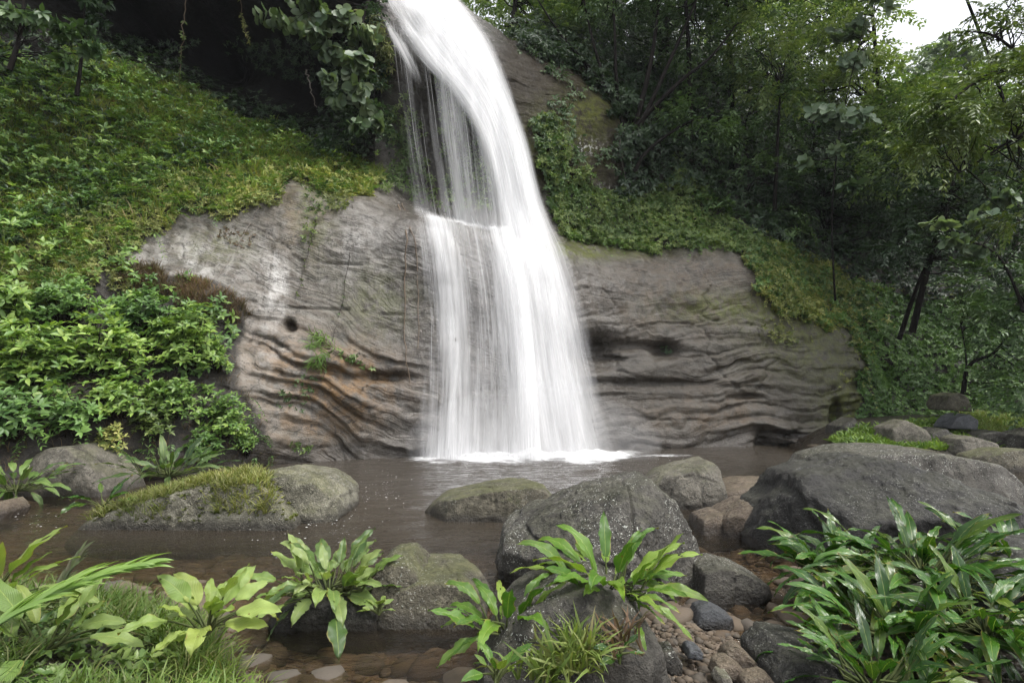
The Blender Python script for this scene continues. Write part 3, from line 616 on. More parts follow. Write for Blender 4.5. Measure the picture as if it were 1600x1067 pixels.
def rock_shape(outline, Y, front, back, seed, sub=6, facets=5, tilt=.35, amp=1.0, planes=(), p=45):
    """a faceted stone whose profile at distance Y follows the outline (photo pixels)"""
    r = np.random.default_rng(seed); O = P([a for a, b in outline], [b for a, b in outline], Y); c = O.mean(0)
    o2 = (O - c)[:, [0, 2]]; area = 0.5 * np.sum(o2[:, 0] * np.roll(o2[:, 1], -1) - np.roll(o2[:, 0], -1) * o2[:, 1])
    if area < 0: o2 = o2[::-1]
    N, Dd = [], []
    for i in range(len(o2)):
        a, b = o2[i], o2[(i + 1) % len(o2)]; e = b - a; l = np.hypot(*e)
        if l < 1e-4: continue
        n = np.array([e[1], 0, -e[0]]) / l; d = n[0] * a[0] + n[2] * a[1]
        if d > .01: N.append(n); Dd.append(d)
    hull = np.concatenate([np.stack([o2[:, 0], np.full(len(o2), s), o2[:, 1]], -1) for s in (-front, back)])
    N += [np.array([0, -1, 0.]), np.array([0, 1, 0.])]; Dd += [front, back]
    n = unit(np.array([0, -1, tilt])); N.append(n); Dd.append(.8 * np.max(hull @ n))
    n = unit(np.array([0, -.55, 1])); N.append(n); Dd.append(.86 * np.max(hull @ n))
    for n, k in planes: n = unit(np.array(n, float)); N.append(n); Dd.append(k * np.max(hull @ n))
    for _ in range(facets):
        n = unit(r.normal(size=3)); 
        if abs(n[1]) < .45: n[1] += .6 * np.sign(n[1]); n = unit(n)
        N.append(n); Dd.append(r.uniform(.68, .9) * np.max(hull @ n))
    dirs, Fa = ico(sub); rad = polytope(dirs, N, Dd, p); V = dirs * rad[:, None]; sz = np.cbrt(abs(area) * (front + back) / 2 + 1e-6)
    q = V / sz + seed * 3.1
    disp = sz * amp * (+ .03 * fbm(q * 1.7, 4, seed) + .03 * fbm(q * 5, 4, seed + 3, .6) + .018 * fbm(q * 18, 4, seed + 5, .65) - .05 * smooth(.05, 0, np.abs(noise(q * 1.3, seed + 9))) * .6)
    return V + dirs * disp[:, None] + c, Fa
def boulder(label, outline, Y, front, back, m, seed, sub=6, name="boulder", cat="boulder", group=None, **kw):
    V, Fa = rock_shape(outline, Y, front, back, seed, sub, **kw); b = V.mean(0); b[2] = V[:, 2].min()
    return tag(mesh(name, V, Fa, m, None, b), label, cat, group)
boulder("large dark boulder speckled with white lichen in the middle of the stream", [(778,880),(786,838),(832,808),(905,772),(980,748),(1008,746),(1040,774),(1078,832),(1082,890),(1062,935),(985,975),(880,975),(790,940)], 4.85, .7, .7, M_DARK, 11, 7, facets=3, p=60, planes=[((-.5, -.55, .75), .64), ((-.72, -.75, -.30), .60), ((.62, -.75, .22), .62), ((.15, -.75, .7), .68)])
boulder("huge dark wet boulder with a pale ridge along its top, behind the right leafy plants", [(1165,900),(1180,840),(1205,790),(1238,742),(1325,720),(1400,722),(1490,752),(1600,800),(1760,860),(1780,960),(1500,1000),(1200,935)], 5.6, 1.0, .9, M_WETDARK, 12, 7, facets=3, p=60, planes=[((-.1, -1, -.02), .70), ((-.15, -.55, .85), .62), ((-.85, -.55, .15), .66), ((.3, -.9, .4), .66)])
boulder("broad brownish boulder rising just behind the huge dark boulder", [(1245,755),(1275,712),(1330,700),(1440,702),(1530,720),(1575,755),(1590,800),(1240,800)], 7.6, .7, .9, M_DARK, 13)
boulder("angular grey boulder with a flat top standing behind the speckled boulder", [(1005,760),(1030,738),(1105,718),(1116,728),(1119,780),(1100,800),(1010,800)], 7.8, .5, .5, M_PALE, 14, p=26, planes=[((-.6, -1, .1), .72)])
boulder("low flat-topped mossy rock in the pool before the falls", [(662,800),(690,775),(742,764),(820,752),(850,758),(868,785),(864,812),(670,815)], 7.1, .45, .5, M_MOSSY, 15)
V1, F1 = rock_shape([(575,985),(588,930),(596,875),(618,860),(645,862),(668,890),(672,985)], 4.25, .35, .35, 16, 6)
V2, F2 = rock_shape([(585,985),(625,905),(660,888),(720,890),(752,905),(764,930),(755,990)], 4.2, .38, .4, 17, 6)
bse = G(670, 960)
rk = thing("boulder", "rounded grey two-humped rock beside the left leafy plant in shallow water", "boulder", bse)
mesh("rounded_hump", V1, F1, M_MOSSY, rk); mesh("flat_hump", V2, F2, M_MOSSY, rk)
boulder("dark mossy foreground rock with leafy plants and grass growing on it", [(735,1130),(760,1010),(800,950),(860,915),(930,905),(985,935),(1022,990),(1035,1060),(1030,1130)], 3.25, .35, .45, M_DARK, 18, 6)
boulder("dark wet rock under the leafy plant beside the two-humped rock", [(425,1000),(440,945),(480,925),(560,925),(600,945),(610,1000)], 4.05, .25, .3, M_WETDARK, 32, 5)
gi = thing("rock_island", "long low pebbly rock in the pool with grass on its left end", "boulder", G(340, 810))
V1, F1 = rock_shape([(335,850),(350,785),(395,742),(450,732),(505,746),(538,770),(545,800),(520,830)], 7.1, .5, .7, 19, 6)
V2, F2 = rock_shape([(140,860),(152,825),(185,796),(260,770),(340,750),(430,748),(480,800),(480,850)], 6.8, .5, .7, 20, 6)
M_CONG = rock_mat("pebbly_rock", (.07, .065, .045), (.22, .21, .165), .5, .55, .9, .12, .95, ((.06, .065, .02), (.15, .15, .055)), True)
mesh("pebbly_hump", V1, F1, M_CONG, gi); mesh("grassy_hump", V2, F2, M_CONG, gi)
boulder("grey rounded rock on the left bank with a pale streak on its top", [(50,775),(62,715),(90,698),(130,694),(165,715),(195,745),(200,780)], 8.6, .5, .5, M_PALE, 22)
boulder("grey rock cut by the left edge of the picture", [(-60,740),(-50,670),(0,660),(18,680),(22,720),(10,745)], 8.4, .4, .4, M_PALE, 23, 5)
boulder("small submerged stone at the left edge of the pool", [(-20,815),(-10,785),(15,780),(28,795),(24,815)], 7.0, .2, .2, M_BROWN, 24, 5)
boulder("small flat wet stone between the speckled boulder and the huge dark boulder", [(1082,925),(1090,885),(1115,875),(1150,885),(1190,905),(1200,930),(1150,945)], 4.45, .22, .28, M_DARK, 25, 6)
boulder("small pointed dark stone at the edge of the gravel, tip of plant leaves above", [(1080,975),(1090,950),(1110,945),(1140,960),(1146,978)], 3.85, .1, .12, M_SLATE, 26, 5)
boulder("brown wet boulder in the narrow channel behind the small flat stone", [(1118,850),(1128,805),(1160,782),(1200,783),(1215,800),(1215,850)], 6.2, .35, .4, M_BROWN, 27, 6)
boulder("low brown stone beside the speckled boulder in the narrow channel", [(1080,850),(1088,805),(1110,795),(1135,800),(1140,850)], 6.4, .3, .3, M_BROWN, 28, 5)
boulder("flat brown slab just under running water behind the channel stones", [(1085,790),(1110,762),(1160,752),(1222,752),(1245,770),(1240,795)], 7.9, .5, .5, M_BROWN, 29, 5)
boulder("black rock under the leaves of the right leafy clump", [(1180,1110),(1190,1030),(1215,1005),(1260,1008),(1310,1020),(1330,1110)], 3.05, .25, .3, M_WETDARK, 30, 6)
boulder("dark block of rock at the right edge among the leaves", [(1470,980),(1500,880),(1560,850),(1700,850),(1700,1000)], 4.0, .3, .4, M_WETDARK, 31, 5)
RB = [("squat dark stone at the foot of the right cliff end", [(1300,705),(1305,665),(1330,652),(1345,690),(1340,708)], 13.6, M_DARK),
 ("rounded grey-green stone low on the right bank", [(1322,708),(1335,685),(1360,678),(1385,690),(1385,712)], 12.9, M_MOSSY),
 ("upright grey stone on the right bank among small leaves", [(1372,706),(1380,668),(1405,655),(1435,670),(1445,706)], 12.6, M_PALE),
 ("grey stone beside the upright stone on the right bank", [(1430,702),(1440,675),(1465,668),(1482,682),(1485,702)], 12.8, M_DARK),
 ("flat black slate stone lying on top of the right bank", [(1466,668),(1480,650),(1505,646),(1512,655),(1508,670)], 13.0, M_SLATE),
 ("pale wedge stone on the right bank under the slate stone", [(1476,712),(1486,684),(1505,680),(1540,690),(1548,712)], 12.0, M_PALE),
 ("small dark stone behind the pale wedge stone", [(1508,694),(1520,676),(1545,672),(1565,680),(1568,696)], 12.6, M_DARK),
 ("wide grey-green boulder at the right edge of the far bank", [(1500,745),(1520,712),(1560,700),(1610,702),(1640,745)], 10.6, M_MOSSY),
 ("dark stone cut by the right edge above the wide boulder", [(1575,700),(1582,678),(1610,668),(1640,700)], 12.2, M_DARK),
 ("low dark stone between the cliff foot and the huge boulder", [(1400,720),(1412,704),(1440,700),(1470,712),(1475,725)], 11.5, M_MOSSY),
 ("mossy dark stone on the shaded slope above the right bank", [(1460,640),(1470,618),(1490,613),(1504,625),(1505,642)], 14.4, M_MOSSY),
 ("small brown stone in the water at the end of the far bank", [(1268,706),(1275,697),(1295,696),(1310,708)], 13.2, M_BROWN)]
for i, (lb, o, Y, m) in enumerate(RB): boulder(lb, o, Y, .35, .4, m, 40 + i, 5, group="stones on the far right bank")
SP = [("grey angular stone standing on the wet gravel, largest of the gravel stones", [(1125,1050),(1130,1010),(1145,1000),(1178,1030),(1180,1052)], 3.15, M_BROWN),
 ("brown rounded stone in the gravel, below the grey angular stone", [(1110,1052),(1118,1032),(1140,1028),(1158,1040),(1155,1056)], 3.05, M_BROWN),
 ("dark stone on the gravel against the mossy foreground rock", [(1025,1045),(1030,1012),(1050,1010),(1062,1030),(1060,1048)], 3.2, M_DARK),
 ("pale oval pebble beside the dark stone on the gravel", [(1070,1022),(1074,1010),(1088,1008),(1096,1016),(1092,1024)], 3.25, M_SLATE),
 ("smooth tan stone at the bottom edge of the gravel", [(1150,1085),(1158,1055),(1190,1048),(1215,1064),(1215,1085)], 2.95, M_BROWN),
 ("cream pebble beside the brown rounded stone", [(1115,1062),(1122,1050),(1136,1050),(1140,1062)], 2.95, M_PALE)]
for i, (lb, o, Y, m) in enumerate(SP): boulder(lb, o, Y, .07, .08, m, 60 + i, 4, name="stone", cat="stone", group="stones on the wet gravel", amp=.7)

def scatter_stones(name, pts, smin, smax, m, seed, sub=2, flat=1.0):
    r = np.random.default_rng(seed); d, Fa = ico(sub); n = len(pts); Vs = []
    for p_ in pts:
        s = smin * (smax / smin) ** (r.random() ** 1.6); ax = s * np.array([r.uniform(.8, 1.4), r.uniform(.7, 1.2), r.uniform(.4, .75) * flat])
        a = r.uniform(0, 2 * pi); R = np.array([[math.cos(a), -math.sin(a), 0], [math.sin(a), math.cos(a), 0], [0, 0, 1]])
        N = unit(r.normal(size=(9, 3))); rad = np.minimum(polytope(d, N, r.uniform(.7, 1, 9), 9), 1.15)
        Vs.append((d * rad[:, None] * ax) @ R.T + p_ + np.array([0, 0, s * .12]))
    Fc = (Fa[None] + (np.arange(n) * len(d))[:, None, None]).reshape(-1, 3)
    return mesh(name, np.concatenate(Vs), Fc, m)
def stone_mat(name, cols, rough):
    t = NT(name); gm = t.n("NewGeometry"); p = gm.outputs["Position"]; n = t.noise(20, 4, .65, p)
    k = len(cols); c = t.ramp(gm.outputs["Random Per Island"], [(i / (k - 1), c_) for i, c_ in enumerate(cols)])
    c = t.mix(t.math('MULTIPLY', t.step(n, .4, .7), .4), c, (.06, .05, .04))
    return t.done(t.bsdf(Base_Color=c, Roughness=rough, Normal=t.bump(n, .4, .01)))
M_COB = stone_mat("stream_cobbles", [(.07, .048, .028), (.10, .075, .05), (.055, .04, .027), (.12, .092, .064), (.06, .052, .042), (.085, .06, .036)], .85)
r = np.random.default_rng(99)
xy = np.stack([r.uniform(-3.2, 3.2, 2600), r.uniform(2.2, 6.2, 2600)], -1); z = ground(xy[:, 0], xy[:, 1]); k = z < .03
stuff(scatter_stones("cobbles", np.concatenate([xy, z[:, None]], 1)[k], .03, .13, M_COB, 1), "brown rounded cobbles under the shallow clear water", "cobbles")
xy = np.stack([r.uniform(.55, 2.3, 5200), r.uniform(2.4, 4.6, 5200)], -1); z = ground(xy[:, 0], xy[:, 1]); k = z > -.1
stuff(scatter_stones("gravel", np.concatenate([xy, z[:, None]], 1)[k], .008, .04, M_COB, 2, 1), "wet brown gravel and pebbles on the small spit at the lower right", "gravel")
# flecks of foam drifting on the pool
fl = []
for px, py, rx, ry, n in [(575,770,45,40,44),(520,820,60,25,40),(450,850,90,40,40),(60,810,40,15,26),(620,900,60,60,16),(600,760,30,20,40),(800,880,30,50,8),(950,720,120,6,60)]:
    for _ in range(n):
        q = G(r.normal(px, rx * .6), r.normal(py, ry * .6)); q[2] = .012; fl.append(q)
M_FLECK = NT("foam_fleck"); M_FLECK = M_FLECK.done(M_FLECK.bsdf(Base_Color=(.75, .75, .75), Roughness=.5))
stuff(scatter_stones("foam_flecks", np.array(fl), .004, .013, M_FLECK, 3, 1, .25), "small white foam bubbles drifting on the brown pool", "foam")

# ------------------------------------------------------------------ leaves
LT = {  # template leaves: (x along, y across, z up), faces
 'tiny': (np.array([[0,0,0],[.45,.5,.06],[1,0,-.12],[.45,-.5,.06],[.5,0,-.05]]), np.array([[0,4,1],[4,2,1],[0,3,4],[4,3,2]])),
 'leaf': (np.array([[0,0,0],[.22,.36,.05],[.6,.42,.02],[1,0,-.2],[.6,-.42,.02],[.22,-.36,.05],[.3,0,-.03],[.65,0,-.07]]), np.array([[0,6,1],[6,2,1],[6,7,2],[7,3,2],[0,5,6],[6,5,4],[6,4,7],[7,4,3]])),
 'round': (np.array([[0,0,0],[.05,.34,.05],[.4,.52,.03],[.8,.36,-.05],[1,0,-.18],[.8,-.36,-.05],[.4,-.52,.03],[.05,-.34,.05],[.45,0,-.05]]), np.array([[8,0,1],[8,1,2],[8,2,3],[8,3,4],[8,4,5],[8,5,6],[8,6,7],[8,7,0]])),
 'blade': (np.array([[0,.5,0],[0,-.5,0],[.4,.55,.12],[.4,-.55,.12],[.75,.4,.08],[.75,-.4,.08],[1,0,-.1]]), None),
}
BLADE_Q = np.array([[0,2,3,1],[2,4,5,3]]); BLADE_T = np.array([[4,6,5]])
def leaves(name, Pp, Dd, Uu, L, wr, kind, m, parent=None, loc=(0, 0, 0)):
    """many small leaves as one mesh: position, axis, up, length, width ratio"""
    T, Fa = LT[kind]; Pp = np.asarray(Pp); n = len(Pp); Dd = unit(Dd); S = unit(np.cross(Uu, Dd)); U2 = np.cross(Dd, S)
    L = np.broadcast_to(np.asarray(L, float), (n,))[:, None, None]; wr = np.broadcast_to(np.asarray(wr, float), (n,))[:, None, None]
    V = Pp[:, None] + L * (T[None, :, 0:1] * Dd[:, None] + wr * T[None, :, 1:2] * S[:, None] + T[None, :, 2:3] * U2[:, None])
    o = (np.arange(n) * len(T))[:, None, None]
    fs = [(BLADE_Q[None] + o).reshape(-1, 4), (BLADE_T[None] + o).reshape(-1, 3)] if kind == 'blade' else [(Fa[None] + o).reshape(-1, 3)]
    return mesh(name, V.reshape(-1, 3), fs, m, parent, loc, smoothed=False)
def whorls(tips, axis, k, L, r, spread=.75, droop=.15):
    """k leaves radiating from every twig tip"""
    n = len(tips); A = unit(axis); t1 = unit(np.cross(A, r.normal(size=(n, 3)))); t2 = np.cross(A, t1)
    ph = (np.arange(k)[None] / k * 2 * pi + r.uniform(0, 6, (n, 1)) + r.normal(0, .25, (n, k)))[..., None]
    sp = (spread * r.uniform(.7, 1.25, (n, k)))[..., None]
    D = sp * (np.cos(ph) * t1[:, None] + np.sin(ph) * t2[:, None]) + (1.05 - sp * .7) * A[:, None]
    D = unit(D); D[..., 2] -= droop; U = A[:, None] + .2 * r.normal(size=(n, k, 3))
    Pp = np.repeat(tips[:, None], k, 1) + .05 * D * L; Ls = L * r.uniform(.65, 1.2, (n, k))
    return Pp.reshape(-1, 3), D.reshape(-1, 3), U.reshape(-1, 3), Ls.ravel()
def sprays(base, axis, length, k, L, r, droop=.35, ang=.9):
    """twigs bearing k pairs of leaves along their length"""
    n = len(base); A = unit(axis); side = unit(np.cross(A, np.array([0, 0, 1.]) + .3 * r.normal(size=(n, 3)))); up = np.cross(side, A)
    s = (np.arange(k) + .5) / k; ln = (length * r.uniform(.6, 1.3, n))[:, None, None]
    q = base[:, None] + A[:, None] * (s[None, :, None] * ln); q = q - np.array([0, 0, 1.]) * (droop * s[None, :, None] ** 2 * ln)
    out = []
    for sg in (-1, 1):
        D = sg * side[:, None] * ang + A[:, None] * (.55 + .4 * s[None, :, None]) - np.array([0, 0, 1.]) * (droop * .8 + .25 * r.random((n, k, 1)))
        D = D + .22 * r.normal(size=(n, k, 3)); U = up[:, None] + .3 * r.normal(size=(n, k, 3))
        out.append((q.reshape(-1, 3), unit(D).reshape(-1, 3), U.reshape(-1, 3), (L * r.uniform(.65, 1.2, (n, k)) * np.ones((1, k))).ravel()))
    return [np.concatenate(c) for c in zip(*out)]
def tubes(name, paths, m, parent=None, loc=(0, 0, 0), ns=7, root=None):
    """tapered limbs; each path: points (k,3), radii (k,)"""
    V, Fq, b = [], [], 0
    if root is not None:      # every stalk springs from one shared root stock
        paths = [(np.concatenate([np.asarray(root, float)[None], p]), np.concatenate([[max(r_)], r_])) for p, r_ in paths]
    for pts, rad in paths:
        pts = np.asarray(pts, float); K = len(pts); rad = np.broadcast_to(np.asarray(rad, float), (K,)); T = unit(np.gradient(pts, axis=0))
        a = unit(np.cross(T, np.array([.31, .86, .2]))); c = np.cross(T, a); th = np.arange(ns) / ns * 2 * pi
        V.append((pts[:, None] + rad[:, None, None] * (np.cos(th)[None, :, None] * a[:, None] + np.sin(th)[None, :, None] * c[:, None])).reshape(-1, 3))
        i = b + np.arange(K - 1)[:, None] * ns + np.arange(ns)[None]; j = b + np.arange(K - 1)[:, None] * ns + (np.arange(ns)[None] + 1) % ns
        Fq.append(np.stack([i, j, j + ns, i + ns], -1).reshape(-1, 4)); b += K * ns
    if root is not None:
        k0 = [f.min() for f in Fq]
        for f, s0 in zip(Fq[1:], k0[1:]): f[(f >= s0) & (f < s0 + ns)] -= s0
    return mesh(name, np.concatenate(V), np.concatenate(Fq), m, parent, loc)
def limb(a, b, r0, r1, r, k=7, wob=.06, sag=0.0):
    s = np.linspace(0, 1, k)[:, None]; a, b = np.asarray(a, float), np.asarray(b, float); L = np.linalg.norm(b - a)
    p = a + (b - a) * s + r.normal(0, wob * L, (k, 3)) * np.sin(pi * s) ** .7 * .6; p[:, 2] += sag * L * np.sin(pi * s[:, 0])
    return p, np.linspace(r0, r1, k)

YEL = leaf_mat("yellow_fern", [(0.150, 0.173, 0.061), (0.218, 0.230, 0.083), (0.103, 0.138, 0.051), (0.265, 0.253, 0.113)], .6, .25, .3)
GRN = leaf_mat("mid_green_leaf", [(0.037, 0.076, 0.028), (0.064, 0.113, 0.038), (0.085, 0.140, 0.050), (0.048, 0.091, 0.035)], .45, .4, .22)
FRS = leaf_mat("fresh_green_leaf", [(0.077, 0.134, 0.037), (0.122, 0.190, 0.053), (0.166, 0.224, 0.069), (0.055, 0.112, 0.037)], .42, .4, .24)
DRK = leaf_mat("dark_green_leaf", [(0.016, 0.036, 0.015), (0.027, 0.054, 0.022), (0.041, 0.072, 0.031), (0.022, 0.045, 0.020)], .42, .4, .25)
PAL = leaf_mat("grey_green_leaf", [(0.108, 0.156, 0.090), (0.156, 0.210, 0.132), (0.084, 0.132, 0.072), (0.192, 0.240, 0.156)], .5, .35, .25)
GRS = leaf_mat("grass_blade", [(0.078, 0.130, 0.026), (0.130, 0.182, 0.039), (0.182, 0.208, 0.065), (0.104, 0.156, 0.039), (0.208, 0.169, 0.091)], .55, .3, .3)
DRY = leaf_mat("dry_grass", [(.10, .065, .045), (.15, .10, .06), (.07, .05, .035), (.12, .12, .05)], .7, .2, .2)
OLV = leaf_mat("olive_leaf", [(.06,.10,.02),(.10,.145,.03),(.14,.18,.05),(.045,.08,.018),(.085,.125,.03)], .45, .4, .22)
LIM = leaf_mat("lime_leaf", [(0.108, 0.167, 0.044), (0.156, 0.215, 0.074), (0.196, 0.244, 0.105), (0.088, 0.137, 0.038)], .45, .35, .32)
BARK = bark_mat("bark", (.015, .012, .01), (.055, .046, .037)); BARKD = bark_mat("dark_bark", (.006, .005, .005), (.022, .019, .016)); BARKP = bark_mat("pale_bark", (.12, .10, .085), (.28, .25, .22)); STEM = bark_mat("green_stem", (.04, .06, .02), (.09, .10, .04)); ROOT = bark_mat("root", (.09, .065, .045), (.20, .15, .11))

def brighter(name, m, k):
    n = m.copy(); n.name = name
    for nd in n.node_tree.nodes:
        if nd.bl_idname == 'ShaderNodeValToRGB' and any(l.from_socket.name == 'Random Per Island' for l in nd.inputs[0].links):
            for e in nd.color_ramp.elements: e.color = (e.color[0] * k[0], e.color[1] * k[1], e.color[2] * k[2], 1)
    return n
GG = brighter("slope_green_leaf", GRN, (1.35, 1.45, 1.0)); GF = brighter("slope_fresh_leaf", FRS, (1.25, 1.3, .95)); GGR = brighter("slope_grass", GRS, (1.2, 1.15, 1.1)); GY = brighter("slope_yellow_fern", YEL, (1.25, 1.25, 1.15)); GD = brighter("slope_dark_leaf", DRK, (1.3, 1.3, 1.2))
# normals of the cliff face, for plants that grow on it
gy0, gy1 = np.gradient(blur(YF, 2), STEP); NF = unit(np.stack([gy0, -np.ones_like(gy0), gy1], -1))
CELL = STEP * STEP / np.abs(NF[..., 1])
def on_cliff(mask, dens, seed, clump=None, cl=1.5, thr=(.3, .6)):
    """random points on the cliff inside a mask (weight 0..1), dens per square metre"""
    r = np.random.default_rng(seed); wgt = mask.astype(float) * CELL
    if clump is not None: wgt = wgt * smooth(thr[0], thr[1], .5 + .5 * fbm(PF * cl + clump, 3, seed) * 1.6)
    wgt = wgt * (PYv > -420) * (PXv > -250) * (PXv < 1850); tot = wgt.sum(); n = int(tot * dens)
    k = np.searchsorted(np.cumsum(wgt.ravel()) / tot, r.random(n)); k = np.minimum(k, wgt.size - 1)
    p = PF.reshape(-1, 3)[k] + r.uniform(-.5, .5, (n, 3)) * STEP * np.array([1, .3, 1]); return p, NF.reshape(-1, 3)[k], r
def cover(name, label, cat, mask, dens, seed, k, L, wr, kind, m, up=.6, h=(0, .2), droop=.2, spread=.8, clump=None, cl=1.5, thr=(.3, .6)):
    p, nn, r = on_cliff(mask, dens, seed, clump, cl, thr); A = nn + np.array([0, 0, up]) + .45 * r.normal(size=p.shape)
    p = p + nn * (h[0] + (h[1] - h[0]) * r.random((len(p), 1)) ** 1.4) * (1 + .8 * fbm(p * 1.4, 2, seed + 1))[:, None]
    a, b, c, l = whorls(p, A, k, L, r, spread, droop)
    return stuff(leaves(name, a, b, c, l, wr, kind, m), label, cat)
LO = mLS & ~mFY
cover("fern_mat", "yellow green fern mat along the top edge of the left rock", "fern mat", blur(mFY.astype(float), 2) > .35, 230, 101, 6, .085, .42, 'tiny', GY, .35, (0, .22), .35, .9)
cover("fern_mat", "low green leafy cover on the left slope above the yellow fern mat", "ground cover", LO, 120, 102, 5, .10, .5, 'leaf', GG, .7, (0, .42), .15, .8, 3.0, 1.1, (.3, .55))
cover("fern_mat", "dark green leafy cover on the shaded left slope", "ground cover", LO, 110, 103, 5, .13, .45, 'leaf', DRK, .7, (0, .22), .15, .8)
cover("fern_mat", "fresh green sprigs scattered on the left slope", "ground cover", LO, 34, 104, 6, .115, .42, 'leaf', GF, .8, (.1, .5), .1, .7, 9.0, 1.6, (.45, .6))
gmask = inpoly(PXv + jit, PYv + jit2, [(150,110),(270,130),(400,205),(520,245),(600,268),(600,298),(540,300),(440,275),(330,265),(230,230),(130,180)]) | inpoly(PXv + jit * 2, PYv + jit2, [(-100,150),(60,170),(110,260),(80,330),(-100,360)])
def grass_on(name, label, mask, dens, seed, k, L, m, clump=None, thr=(.3, .6)):
    p, nn, r = on_cliff(mask, dens, seed, clump, 1.2, thr); A = nn * .5 + np.array([0, 0, 1.]) + .2 * r.normal(size=p.shape)
    a, b, c, l = whorls(p, A, k, L, r, .45, .05); return stuff(leaves(name, a, b, c, l, .035, 'blade', m), label, "grass")
grass_on("grass", "green grass along the upper ridge of the left slope below the dark hollow", gmask, 90, 105, 5, .36, GGR)
grass_on("grass", "dry brownish grass patches on the upper left slope", gmask, 80, 106, 5, .28, DRY, 2.0, (.5, .62))
cover("fern_mat", "broad fresh leaves standing above the cover on the lower left slope", "ground cover", mLS & (PXv < 260) & (PYv > 200), 12, 118, 6, .17, .42, 'leaf', GF, .9, (.1, .6), .15, .8, 12.0, 1.2, (.4, .6))
grass_on("grass", "thin grass blades among the leaves of the left slope", mLS, 34, 107, 5, .42, GGR)
cover("fern_mat", "bright green fern mound on the ledge right of the waterfall", "fern mat", mR1, 300, 110, 6, .10, .40, 'tiny', leaf_mat("fern_green", [(0.075, 0.128, 0.044), (0.124, 0.180, 0.060), (0.174, 0.218, 0.072), (0.087, 0.142, 0.049)], .55, .3, .3), .05, (0, .25), .55, .9)
fr = smooth(1420, 1270, PXv + .3 * PYv - 130)
cover("fern_mat", "yellow green fern drape over the right end of the cliff", "fern mat", mR2 * fr, 330, 111, 6, .095, .40, 'tiny', GY, .05, (0, .2), .55, .9)
cover("fern_mat", "green fern drape on the shaded right slope", "fern mat", mR2, 230, 112, 6, .10, .40, 'tiny', GG, .05, (0, .2), .5, .9)
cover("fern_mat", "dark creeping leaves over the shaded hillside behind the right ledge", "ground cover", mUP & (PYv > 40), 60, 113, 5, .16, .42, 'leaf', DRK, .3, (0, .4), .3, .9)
cover("fern_mat", "low green growth on the cave floor edge at upper left", "ground cover", mCV & (PYv > 60) & (YF < 17.2), 60, 114, 5, .12, .42, 'leaf', DRK, .5, (0, .3), .3, .9)
cover("fern_mat", "dark bank plants under the left shrubs", "ground cover", mSB & (PYv < 625 - .12 * PXv), 80, 115, 5, .12, .5, 'leaf', GG, .6, (0, .3), .2, .9, 5.0, 1.4, (.30, .55))
cover("fern_mat", "scattered pale sprigs on the dark left bank", "ground cover", mSB & (PYv < 660), 26, 117, 5, .13, .5, 'leaf', GF, .6, (.05, .4), .2, .9, 8.0, 1.6, (.42, .6))
def ferns(name, label, mask, dens, seed, ln, k, L, wr, m, up=.5, droop=.6):
    p, nn, r = on_cliff(mask, dens, seed); A = nn + np.array([0, 0, up]) + .6 * r.normal(size=p.shape); A[:, 1] -= .2
    return stuff(leaves(name, *sprays(p + nn * .05, A, ln, k, L, r, droop, 1.1), wr, 'tiny', m), label, "ferns")
ferns("ferns", "trailing fern fronds scattered over the left slope", mLS, 26, 130, .5, 9, .085, .36, GG)
ferns("ferns", "fresh fern fronds arching from the left slope", mLS & (PYv > 120), 14, 131, .6, 10, .095, .34, GF)
ferns("ferns", "fern fronds hanging from the mound right of the falls", mR1, 22, 132, .45, 9, .08, .36, GG, .1, .9)
ferns("ferns", "fern fronds hanging over the right end of the cliff", mR2 * fr, 26, 133, .45, 9, .08, .36, GY, .1, .9)
ferns("ferns", "ferns and trailing leaves low on the dark left bank", mSB & (PYv > 610) & (PYv < 715), 16, 134, .38, 8, .08, .38, GG, .3, .8)
grass_on("grass", "dead leaves and dry stems on the earth under the left shrubs", mSB & (PYv > 560), 60, 135, 4, .16, DRY)
fz = np.clip(blur(mR2.astype(float), 20) * 2.2 - .1, 0, 1) * (~mR2) * (PXv > 1150)
cover("fern_mat", "thin moss and fern sprigs creeping onto the right end of the cliff", "ground cover", fz, 90, 119, 6, .07, .42, 'tiny', GY, .05, (0, .05), .5, .9, 4.0, 2.2, (.5, .62))
slab = inpoly(PXv + jit, PYv + jit2, [(800,75),(870,80),(970,150),(995,230),(1000,310),(930,305),(890,260),(880,190),(850,150)])
cover("fern_mat", "dark creepers and hanging leaves over the wet slab right of the falls crest", "ground cover", slab, 42, 120, 5, .13, .42, 'leaf', GRN, .2, (0, .25), .6, .9, 6.0, 1.5, (.5, .62))
edge = inpoly(PXv + jit, PYv + jit2, [(790,55),(860,65),(960,125),(1000,200),(1000,320),(960,300),(960,200),(900,120),(840,95)])
cover("fern_mat", "leaf fringe hanging over the top edge of the wet slab right of the falls crest", "ground cover", edge, 110, 121, 5, .16, .42, 'leaf', DRK, .3, (0, .45), .6, .9)
grass_on("grass", "dry root mat and dead stems on the left bank", inpoly(PXv + jit, PYv + jit2, [(180,410),(270,430),(340,455),(395,490),(380,505),(300,490),(200,450)]), 420, 116, 5, .22, DRY)

